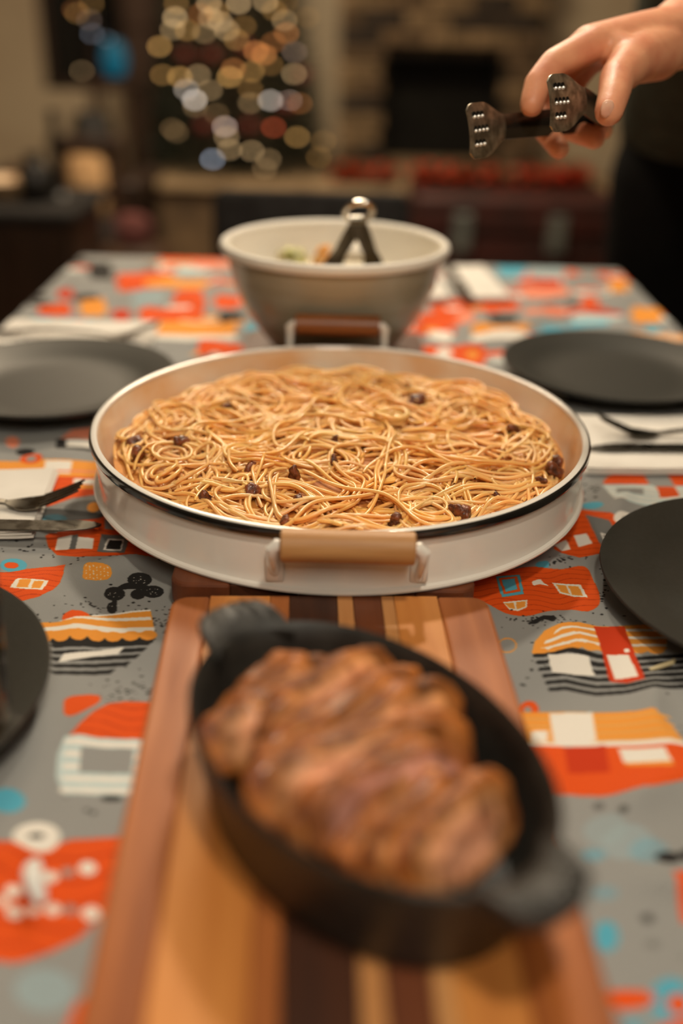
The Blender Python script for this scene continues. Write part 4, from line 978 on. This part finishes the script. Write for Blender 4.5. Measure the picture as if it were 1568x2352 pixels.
napkin((-.318, .720, NZ), .155, .120, .10, 'folded white napkin left of the pan with a fork and knife on it')
napkin((.190, 1.507, NZ), .075, .20, .10, 'folded white napkin right of the bowl, right of the dark knife')
napkin((.118, 1.495, NZ), .05, .19, .06, 'narrow folded white napkin right of the bowl, left of the dark knife')

def ribbon(mb, pts, ws, th, up=(0, 0, 1)):
    """flat metal strip following pts with half-widths ws"""
    V = []; m = len(pts); pts = [Vector(p) for p in pts]; up = Vector(up)
    for i, p in enumerate(pts):
        t_ = (pts[min(i+1, m-1)]-pts[max(i-1, 0)]).normalized(); sd2 = t_.cross(up).normalized(); nn = sd2.cross(t_).normalized()
        for a, b_ in ((-1, -1), (1, -1), (1, 1), (-1, 1)): V.append(p+sd2*ws[i]*a+nn*th/2*b_)
    F = [(0, 1, 2, 3), ((m-1)*4+3, (m-1)*4+2, (m-1)*4+1, (m-1)*4)]
    for i in range(m-1):
        for k in range(4): F.append((i*4+k, i*4+4+k, i*4+4+(k+1) % 4, i*4+(k+1) % 4))
    mb.add(V, F)
def make_fork(name, loc, rz, label, m=DSTEEL):
    o = empty(name, loc, rz); tag(o, label, 'fork', 'steel forks on the napkins')
    h = MB(); n_ = 22; P_ = []; Wd = []
    for i in range(n_):        # tip of the handle at x=0, fork head towards +x
        x = i/(n_-1)*.132; P_.append((x, 0, .004+.006*math.sin(x/.132*3.1))); Wd.append(.0075-.0042*min(1, x/.09))
    ribbon(h, P_, Wd, .0024); h.build('handle', m, o, bevel=.0006)
    hd_ = MB(); P_ = []; Wd = []
    for i in range(10):
        t_ = i/9; x = .132+t_*.030; P_.append((x, 0, .0042+.0-.0012*math.sin(t_*3.1)+.002*t_*t_)); Wd.append(.0035+.0085*math.sin(min(1, t_*1.5)*math.pi/2))
    ribbon(hd_, P_, Wd, .0016); hd_.build('head', m, o, bevel=.0004)
    for k in range(4):
        tn = MB(); yk = (k-1.5)*.0068; P_ = []; Wd = []
        for i in range(9):
            t_ = i/8; x = .160+t_*.034; P_.append((x, yk*(1-.05*t_), .0062+t_*.0135+.002*t_*t_)); Wd.append(.0021*(1-.6*t_))
        ribbon(tn, P_, Wd, .0015); tn.build('tine', m, o)
    return o
def make_knife(name, loc, rz, label, m=DSTEEL, tilt=0):
    o = empty(name, loc, rz); tag(o, label, 'knife', 'steel table knives on the napkins')
    h = MB(); P_ = [(i/9*.10, 0, .003) for i in range(10)]; ribbon(h, P_, [.0085-.002*(i/9) for i in range(10)], .0045); h.build('handle', m, o, bevel=.0012)
    b_ = MB(); P_ = []; Wd = []
    for i in range(20): t_ = i/19; P_.append((.10+.115*t_, (.002 if t_ < .7 else .002+(t_-.7)*.012), .003)); Wd.append(.0085*(1 if t_ < .72 else max(.1, math.sqrt(max(0, 1-((t_-.72)/.28)**2)))))
    ribbon(b_, P_, Wd, .0016); b_.build('blade', m, o, bevel=.0004)
    return o
KN = TZ+.0055
fk = make_fork('fork', (-.400, .7135, KN+.0005), -.02, 'steel fork on the napkin left of the pan, tines pointing at the pan')
make_knife('knife', (-.400, .672, KN), .01, 'dark steel table knife on the left napkin, blade tip under the pan edge')
make_fork('fork', (.437, .905, KN), math.pi+.06, 'steel fork on the napkin right of the pan')
make_knife('knife', (.442, .875, KN), math.pi+.06, 'steel knife on the napkin right of the pan')
make_knife('knife', (.158, 1.60, KN), -math.pi/2+.05, 'dark knife lying beside the napkins right of the bowl')
make_fork('fork', (-.42, 1.165, KN), .03, 'steel fork on the napkin beyond the far left plate', STEEL)
# small bits on the cloth
x, y = unproj(1528, 1530, TZ)
tag(MB().tube([(x-.012, y-.006, TZ+.001), (x-.004, y-.003, TZ+.002), (x+.004, y+.001, TZ+.002), (x+.007, y+.006, TZ+.001)], [.0012, .0016, .0016, .001], 8).build('pasta_bit', mat('dropped_pasta', rgb(206, 190, 150), .5, c2=rgb(190, 170, 120)), None), 'tiny dropped bit of pasta on the cloth below the near right plate', 'crumb')
x, y = unproj(83, 2060, TZ)  # white curl added as a solid stand-in for a streak of highlight
cw_ = MB(); P_ = [(x-.006, y+.022, TZ+.002), (x-.004, y+.010, TZ+.010), (x, y, TZ+.012), (x+.006, y-.008, TZ+.002)]
ribbon(cw_, P_, [.002, .005, .0055, .003], .0006); tag(cw_.build('white_curl', mat('white_curl_mat', (.8, .78, .74), .45, c2=(.7, .68, .64)), None, sub=1), 'small white curl added for the bright streak on the orange print at lower left', 'scrap')

# ------------------------------------------------------------------ mixing bowl with salad and tongs
BX, BY, BR, BH = -.0145, 1.098, .1235, .1215
bw = empty('mixing_bowl', (BX, BY, 0)); tag(bw, 'large cream mixing bowl with grey outside standing behind the pan', 'bowl')
OUTB = mat('grey_glaze', rgb(168, 158, 138), .3, c2=rgb(150, 138, 114), nscale=9, stretch=(.2, .2, 6), nlo=.35, nhi=.65, coat=.3)
MB().lathe([(0, .001), (.058, .001), (.064, .004), (.077, .018), (.097, .046), (.111, .078), (.1170, .105), (.1185, .114)], 96, cap=False).build('body', OUTB, bw)
CRE = mat('cream_glaze', (.80, .75, .67), .5, c2=(.76, .71, .62), nscale=6)
MB().lathe([(BR-.0035, BH+.001), (BR-.008, BH-.002), (BR-.012, .100), (.105, .072), (.090, .04), (.066, .014), (.03, .008), (0, .007)], 96, cap=False).build('lining', CRE, bw)
MB().lathe([(BR-.0075, BH-.010), (BR-.001, BH-.009), (BR+.0012, BH-.004), (BR-.0005, BH+.0005), (BR-.0035, BH+.002), (BR-.0068, BH+.0005), (BR-.009, BH-.004)], 96, closed=True).build('rim', CRE, bw)
sal = MB(); sal.lathe([(.104, .072), (.100, .080), (.085, .086), (.06, .088), (.03, .089), (0, .0885)], 40)
SALAD = mat('creamy_salad', (.74, .66, .50), .8, c2=(.55, .42, .16), nscale=28, nlo=.5, nhi=.62, bump=.8, bscale=60)
so = sal.build('salad', SALAD, None, loc=(BX, BY, 0)); tag(so, 'creamy pale salad inside the mixing bowl', 'salad', kind='stuff')
lf = mat('salad_green', (1, 1, 1), .5, attr='col', nscale=40, c2=(.7, .7, .7))
for i, (px, py, c, s_, nm) in enumerate(((672, 580, (.36, .34, .10), 1.1, 'lettuce_piece'), (690, 590, (.45, .42, .16), .9, 'lettuce_piece'), (741, 582, (.72, .30, .05), 1.0, 'carrot_piece'), (730, 594, (.70, .34, .08), .8, 'carrot_piece'), (645, 584, (.60, .52, .30), .8, 'lettuce_piece'))):
    x, y = unproj(px, py, .094)
    o = obj(nm, lump_mesh(nm, (.013*s_, .010*s_, .006*s_), .9, .004, 80, i+50, lf, lambda p, q, d, c=c: tuple(a*(1+d) for a in c), 3), None, (x, y, .092), (i, .3*i, i))
    tag(o, ('round green lettuce piece on the salad, furthest left but one', 'yellowish lettuce piece just right of the round green one', 'larger orange carrot piece touching the left tong arm', 'smaller orange carrot piece in front of the larger one', 'pale straw coloured lettuce piece at the left end of the salad')[i], nm.split('_')[0])
x, y = unproj(815, 590, .09)
tag(obj('mozzarella', lump_mesh('mozzarella', (.022, .018, .011), .95, .003, 50, 61, lf, lambda p, q, d: (.80, .72, .60), 3), None, (x, y+.004, .094)), 'white creamy dollop between the tong arms in the bowl', 'cheese')

BOW = 1.0
GLINT = mat('glint_steel', (.95, .92, .86), .3, metal=.55, c2=(.85, .82, .76))  # near-white base colour paints the glints on the head bumps
def tongs(name, label, hinge, tipA, tipB, width_dir, headw, armw, stem_m, head_m, L0=.0, dot=True, ring=False):
    o = empty(name, hinge); tag(o, label, 'tongs')
    wdv = Vector(width_dir).normalized(); H_ = Vector(hinge)
    for nk_, tp in (tipA, tipB):
        nk_ = Vector(nk_)-H_; tp = Vector(tp)-H_
        for (a_, b_, nm, m, isH) in ((Vector((0, 0, 0)), nk_, 'arm', stem_m, False), (nk_, tp, 'head', head_m, True)):
            d_ = (b_-a_).normalized(); Ln_ = (b_-a_).length; wp = (wdv-d_*wdv.dot(d_)).normalized(); nn = d_.cross(wp).normalized()
            N_ = 22; V = []
            for i in range(N_+1):
                t_ = i/N_
                if isH: w2 = armw+(headw-armw)*math.sin(min(1, t_/.62)*math.pi/2)**1.6 if t_ < .80 else headw*(1-.24*((t_-.80)/.20)**3)
                else: w2 = armw*(1+.10*math.sin(t_*3.1))
                cen = a_+d_*(t_*Ln_)
                for a in np.linspace(-1, 1, 9):
                    bow = .0016*(a*a) if isH else .0022*a*a
                    for sd2 in (-.0007, .0007): V.append(cen+wp*(a*w2)+nn*(sd2+bow*BOW))
            F = []; n7 = 18
            for i in range(N_):
                for j in range(8):
                    q = i*n7+j*2; F.append((q, q+2, q+n7+2, q+n7)); F.append((q+1, q+n7+1, q+n7+3, q+3))
                F.append((i*n7, i*n7+n7, i*n7+n7+1, i*n7+1)); q = i*n7+16; F.append((q, q+1, q+n7+1, q+n7))
            for i in (0, N_):
                for j in range(8): q = i*n7+j*2; F.append((q, q+1, q+3, q+2))
            hd2 = MB().add(V, F).build(nm, m, o)
        if dot:
            nb_ = MB(); hole = MB()
            for r_ in range(3):
                for c_ in range(4 if r_ == 1 else 3):
                    ctr = nk_+d_*(Ln_-.007-c_*.0052)+wp*((r_-1)*headw*.50)
                    for sd2 in (-1, 1):
                        nb_.tube([ctr+nn*sd2*.0002, ctr+nn*sd2*.0014, ctr+nn*sd2*.0022], [.0017, .0014, .0005], 8)
                        hole.tube([ctr+wp*.0020+nn*sd2*.0002, ctr+wp*.0020+nn*sd2*.0010], [.0019, .0019], 8)
            nb_.build('bump_glint', GLINT, hd2)['kind'] = 'stuff'
            hole.build('dimple_shade', BRASS_DK, hd2)['kind'] = 'stuff'  # raised black discs colour in the shade of the punched hollows
    ax_ = wdv
    MB().tube([-ax_*(armw+.002), ax_*(armw+.002)], .0045, 14).build('hinge', DSTEEL, o)
    if ring:
        dA = ((Vector(tipA[1])+Vector(tipB[1]))/2-H_).normalized(); sx_ = (Vector(tipA[1])-Vector(tipB[1])).normalized()
        MB().tube([-dA*.010+(sx_*math.cos(q)-dA*math.sin(q)*.8)*.0135 for q in np.linspace(0, 2*math.pi, 24, endpoint=False)], .0034, 8, closed=True).build('ring', STEEL, o)
    return o
BLK = mat('blackened_steel', (.10, .085, .065), .22, metal=.85, c2=(.06, .05, .04), nscale=30)
HEADM = mat('worn_steel', (.40, .35, .27), .36, metal=.85, c2=(.16, .13, .09), nscale=110, nlo=.35, nhi=.6, r2=.5)
hp = AT(822, 505, 1.00)
tongs('salad_tongs', 'dark steel tongs with ring end standing in the mixing bowl', hp, (AT(782, 575, 1.035), AT(752, 628, 1.06)), (AT(848, 575, 1.03), AT(862, 622, 1.05)), (1, .1, 0), .010, .0072, BLK, BLK, dot=False, ring=True)
hh_ = AT(1398, 268, .86)
tongs('serving_tongs', 'open steel serving tongs with two dimpled paddle heads held in the hand', hh_, (AT(1160, 290, .80), AT(1079, 303, .766)), (AT(1346, 230, .775), AT(1264, 238, .742)), (.05, .35, .93), .0205, .0095, BLK, HEADM)

# ------------------------------------------------------------------ person: one continuous body, clothes as children
def capsule(mb, a, b, ra, rb_, n=20):
    a, b = Vector(a), Vector(b); d_ = (b-a); Lg = d_.length; t_ = d_.normalized() if Lg > 1e-6 else Vector((0, 0, 1))
    pts = []; rs = []
    for q in np.linspace(-math.pi/2, 0, 6)[:-1]: pts.append(a+t_*ra*math.sin(q)); rs.append(max(1e-4, ra*math.cos(q)))
    for k in (0, .5, 1): pts.append(a+d_*k); rs.append(ra+(rb_-ra)*k)
    for q in np.linspace(0, math.pi/2, 6)[1:]: pts.append(b+t_*rb_*math.sin(q)); rs.append(max(1e-4, rb_*math.cos(q)))
    mb.tube(pts, rs, n)
def chain(mb, pts):
    for (a, ra), (b, rb_) in zip(pts[:-1], pts[1:]): capsule(mb, a, b, ra, rb_)
def fused(mb, name, m, vox, smooth_it, parent, origin=(0, 0, 0)):
    me = bpy.data.meshes.new(name); me.from_pydata([tuple(Vector(v)-Vector(origin)) for v in mb.v], [], mb.f)
    bm = bmesh.new(); bm.from_mesh(me); bmesh.ops.recalc_face_normals(bm, faces=bm.faces); bm.to_mesh(me); bm.free()
    o = bpy.data.objects.new(name, me); COL.objects.link(o)
    r = o.modifiers.new('r', 'REMESH'); r.mode = 'VOXEL'; r.voxel_size = vox
    s = o.modifiers.new('s', 'SMOOTH'); s.iterations = smooth_it; s.factor = .5
    dg = bpy.context.evaluated_depsgraph_get(); ne = bpy.data.meshes.new_from_object(o.evaluated_get(dg))
    o.modifiers.clear(); o.data = ne; ne.materials.clear(); ne.materials.append(m)
    ne.polygons.foreach_set('use_smooth', np.ones(len(ne.polygons), bool)); o.parent = parent
    return o
PO = Vector((.62, 1.74, FZ))
body = MB()
A = AT
wr = A(1548, 84, .865); elb = Vector((.42, 1.15, .385)); shR = Vector((.415, 1.40, .535)); shL = Vector((.75, 1.47, .545))
chain(body, [(shR, .05), (elb, .040), (elb*.55+wr*.45, .040), (wr, .0285)])
# palm
imc, mmc, rmc, pmc = A(1366, 100, .815), A(1352, 98, .835), A(1350, 108, .855), A(1360, 128, .873)
for mc, r1 in ((imc, .0145), (mmc, .0145), (rmc, .0135), (pmc, .0125)): chain(body, [(wr, .026), ((wr*.55+mc*.45), .0215), (mc, r1)])
chain(body, [((wr+imc)/2, .019), ((wr+pmc)/2+Vector((0, 0, -.006)), .019)])
# thumb
chain(body, [(A(1510, 118, .85), .024), (A(1452, 140, .812), .0185), (A(1417, 180, .785), .0140), (A(1408, 222, .77), .0122), (A(1398, 256, .762), .0112)])
chain(body, [(A(1452, 140, .812), .0165), ((imc+A(1430, 110, .82))/2, .014)])
# fingers, index to little
chain(body, [(imc, .0142), (A(1272, 146, .80), .0118), (A(1234, 192, .795), .0108), (A(1221, 240, .792), .0098)])
chain(body, [(mmc, .0142), (A(1275, 160, .845), .0118), (A(1250, 240, .85), .0106), (A(1252, 300, .842), .0100), (A(1284, 342, .832), .0088)])
chain(body, [(rmc, .0135), (A(1285, 180, .87), .0112), (A(1292, 290, .865), .0102), (A(1365, 318, .84), .0092)])
chain(body, [(pmc, .0125), (A(1315, 195, .888), .0102), (A(1330, 285, .875), .0092), (A(1385, 300, .855), .0084)])
# left arm and hand, relaxed
elL = Vector((.83, 1.58, .28)); wrL = Vector((.80, 1.46, .05))
chain(body, [(shL, .05), (elL, .04), (wrL, .027)])
for k in range(4):
    b0 = wrL+Vector((-.004+.004*k, -.035+.02*k, -.085)); chain(body, [(wrL, .022), (b0, .0125), (b0+Vector((-.008, -.004, -.042)), .0100), (b0+Vector((-.022, -.004, -.068)), .0086)])
chain(body, [(wrL+Vector((0, -.02, -.02)), .018), (wrL+Vector((-.02, -.045, -.05)), .013), (wrL+Vector((-.03, -.05, -.085)), .0105)])
# trunk, neck, head, legs
pel = Vector((.625, 1.74, .16)); che = Vector((.575, 1.53, .42)); nk = Vector((.58, 1.45, .60)); hd0 = Vector((.57, 1.39, .76))
for sx in (-1, 1):
    s_ = Vector((sx*.075, 0, 0)); chain(body, [(pel+s_, .085), (che+s_*1.05, .088), (nk+s_*.8-Vector((0, 0, .06)), .06)])
chain(body, [(shR, .05), (nk-Vector((0, 0, .05)), .06), (shL, .05)]); chain(body, [(nk-Vector((0, 0, .05)), .055), (nk+Vector((-.003, -.02, .06)), .050), (hd0-Vector((0, 0, .04)), .055)])
chain(body, [(hd0+Vector((0, .02, .035)), .082), (hd0+Vector((0, -.01, 0)), .074), (hd0+Vector((-.004, -.035, -.055)), .052), (hd0+Vector((-.006, -.055, -.085)), .030)])
chain(body, [(hd0+Vector((-.004, -.083, .012)), .010), (hd0+Vector((-.005, -.104, -.022)), .011)])     # nose
for sx in (-1, 1): chain(body, [(hd0+Vector((sx*.078, 0, .015)), .013), (hd0+Vector((sx*.076, -.004, -.022)), .010)])       # ears
chain(body, [(hd0+Vector((-.02, -.086, -.052)), .006), (hd0+Vector((.014, -.086, -.052)), .006)])       # lips
for sx in (-1, 1):
    hp_ = pel+Vector((sx*.085, 0, -.05)); kn_ = Vector((.625+sx*.085, 1.73, -.30)); an_ = Vector((.625+sx*.085, 1.78, FZ+.09))
    chain(body, [(hp_, .085), (kn_, .055), (kn_*.6+an_*.4+Vector((0, .015, 0)), .053), (an_, .036), (an_+Vector((0, -.03, -.05)), .034), (an_+Vector((0, -.15, -.058)), .028)])
pers = fused(body, 'person', SKIN, .0024, 6, None, PO); pers.location = PO
tag(pers, 'person in grey shirt and black trousers reaching in from the right with tongs', 'person')
def off(v): return v
tp = MB()      # shirt
for sx in (-1, 1):
    s_ = Vector((sx*.078, 0, 0)); chain(tp, [(pel+s_+Vector((0, 0, .045)), .112), ((pel+che)/2+s_, .110), (che+s_*1.05, .108), (nk+s_*.9-Vector((0, 0, .075)), .072)])
chain(tp, [(pel+Vector((0, 0, .045)), .112), ((pel+che)/2, .110), (che, .108)])
chain(tp, [(shR, .062), (nk-Vector((0, 0, .062)), .068), (shL, .062)])
chain(tp, [(shR, .062), (shR*.35+elb*.65, .053)]); chain(tp, [(shL, .062), (shL*.3+elL*.7, .054)])
fused(tp, 'shirt', SHIRT, .006, 8, pers, PO)
tr = MB()
chain(tr, [(pel+Vector((-.08, 0, .02)), .103), (pel+Vector((.08, 0, .02)), .103)])
for sx in (-1, 1):
    hp_ = pel+Vector((sx*.088, 0, -.05)); kn_ = Vector((.625+sx*.088, 1.73, -.30)); an_ = Vector((.625+sx*.088, 1.78, FZ+.10))
    chain(tr, [(hp_, .103), (kn_, .076), (an_, .062)])
fused(tr, 'trousers', TROUSER, .007, 8, pers, PO)
sh = MB()
for sx in (-1, 1):
    an_ = Vector((.625+sx*.085, 1.78, FZ+.06)); chain(sh, [(an_, .045), (an_+Vector((0, -.15, -.02)), .040)])
fused(sh, 'shoes', BLACKCLOTH, .006, 3, pers, PO)
hr = MB(); chain(hr, [(hd0+Vector((0, .035, .045)), .088), (hd0+Vector((0, .0, .065)), .072)]); chain(hr, [(hd0+Vector((0, .045, 0)), .080), (hd0+Vector((0, .045, -.04)), .06)])
fused(hr, 'hair', HAIR, .005, 3, pers, PO)
for sx in (-1, 1):
    c = hd0+Vector((sx*.030-.004, -.076, .012))-PO
    MB().lathe([(0, -.010)]+[(.010*math.cos(a), .010*math.sin(a)) for a in np.linspace(-1.3, 1.3, 7)]+[(0, .010)], 16).build('eye', mat('eye_dark', (.05, .03, .02), .1, c2=(.06, .04, .03)), pers, loc=c)
# thumb nail
tn = A(1394, 250, .752)-PO
nail = obj('fingernail', lump_mesh('fingernail', (.0052, .0018, .0068), .85, .0002, 30, 3, NAIL, None, 2), pers, tn, (.1, 0, .15))

# ------------------------------------------------------------------ dining chair at the far end
cy_ = 1.93; ca = ATY(487, 436, cy_); cb_ = ATY(945, 436, cy_); hw_ = (cb_.x-ca.x)/2; zt = ca.z-FZ
dc = empty('dining_chair', ((ca.x+cb_.x)/2, cy_, FZ)); tag(dc, 'black upholstered dining chair at the far end of the table', 'chair')
MB().box(-hw_, hw_, -.03, .03, .52, zt, b=.018).build('backrest', BLACKCLOTH, dc)
MB().box(-hw_+.01, hw_-.01, -.02, .42, .40, .47, b=.02).build('seat', BLACKCLOTH, dc)
for sx in (-1, 1):
    MB().tube([(sx*(hw_-.03), 0, 0), (sx*(hw_-.03), 0, .55)], [.014, .018], 10).build('leg', DARKWOOD, dc)
    MB().tube([(sx*(hw_-.03), .39, 0), (sx*(hw_-.03), .39, .41)], [.014, .018], 10).build('leg', DARKWOOD, dc)

# pendant lamp above the table (the room's own light)
for (px_, py_, lab) in ((.10, 1.34, 'pendant lamp with small dark shade hanging over the far half of the table'), (.12, .06, 'pendant lamp with small dark shade hanging over the near end of the table')):
    pe = empty('pendant_lamp', (px_, py_, 1.02)); tag(pe, lab, 'lamp', 'pendant lamps over the table')
    MB().tube([(0, 0, .13), (0, 0, ZC-1.02)], .004, 8).build('cord', BLACKCLOTH, pe)
    MB().lathe([(.03, .135), (.05, .12), (.13, .065), (.132, .062), (.048, .115), (.028, .13)], 40, closed=True).build('shade', BRASS_DK, pe)
    MB().lathe([(.0, .075), (.018, .08), (.018, .13), (0, .13)], 16).build('socket', BRASS_DK, pe)

# ------------------------------------------------------------------ lift everything to real heights
for o in bpy.data.objects:
    if o.parent is None: o.location.z += ZB
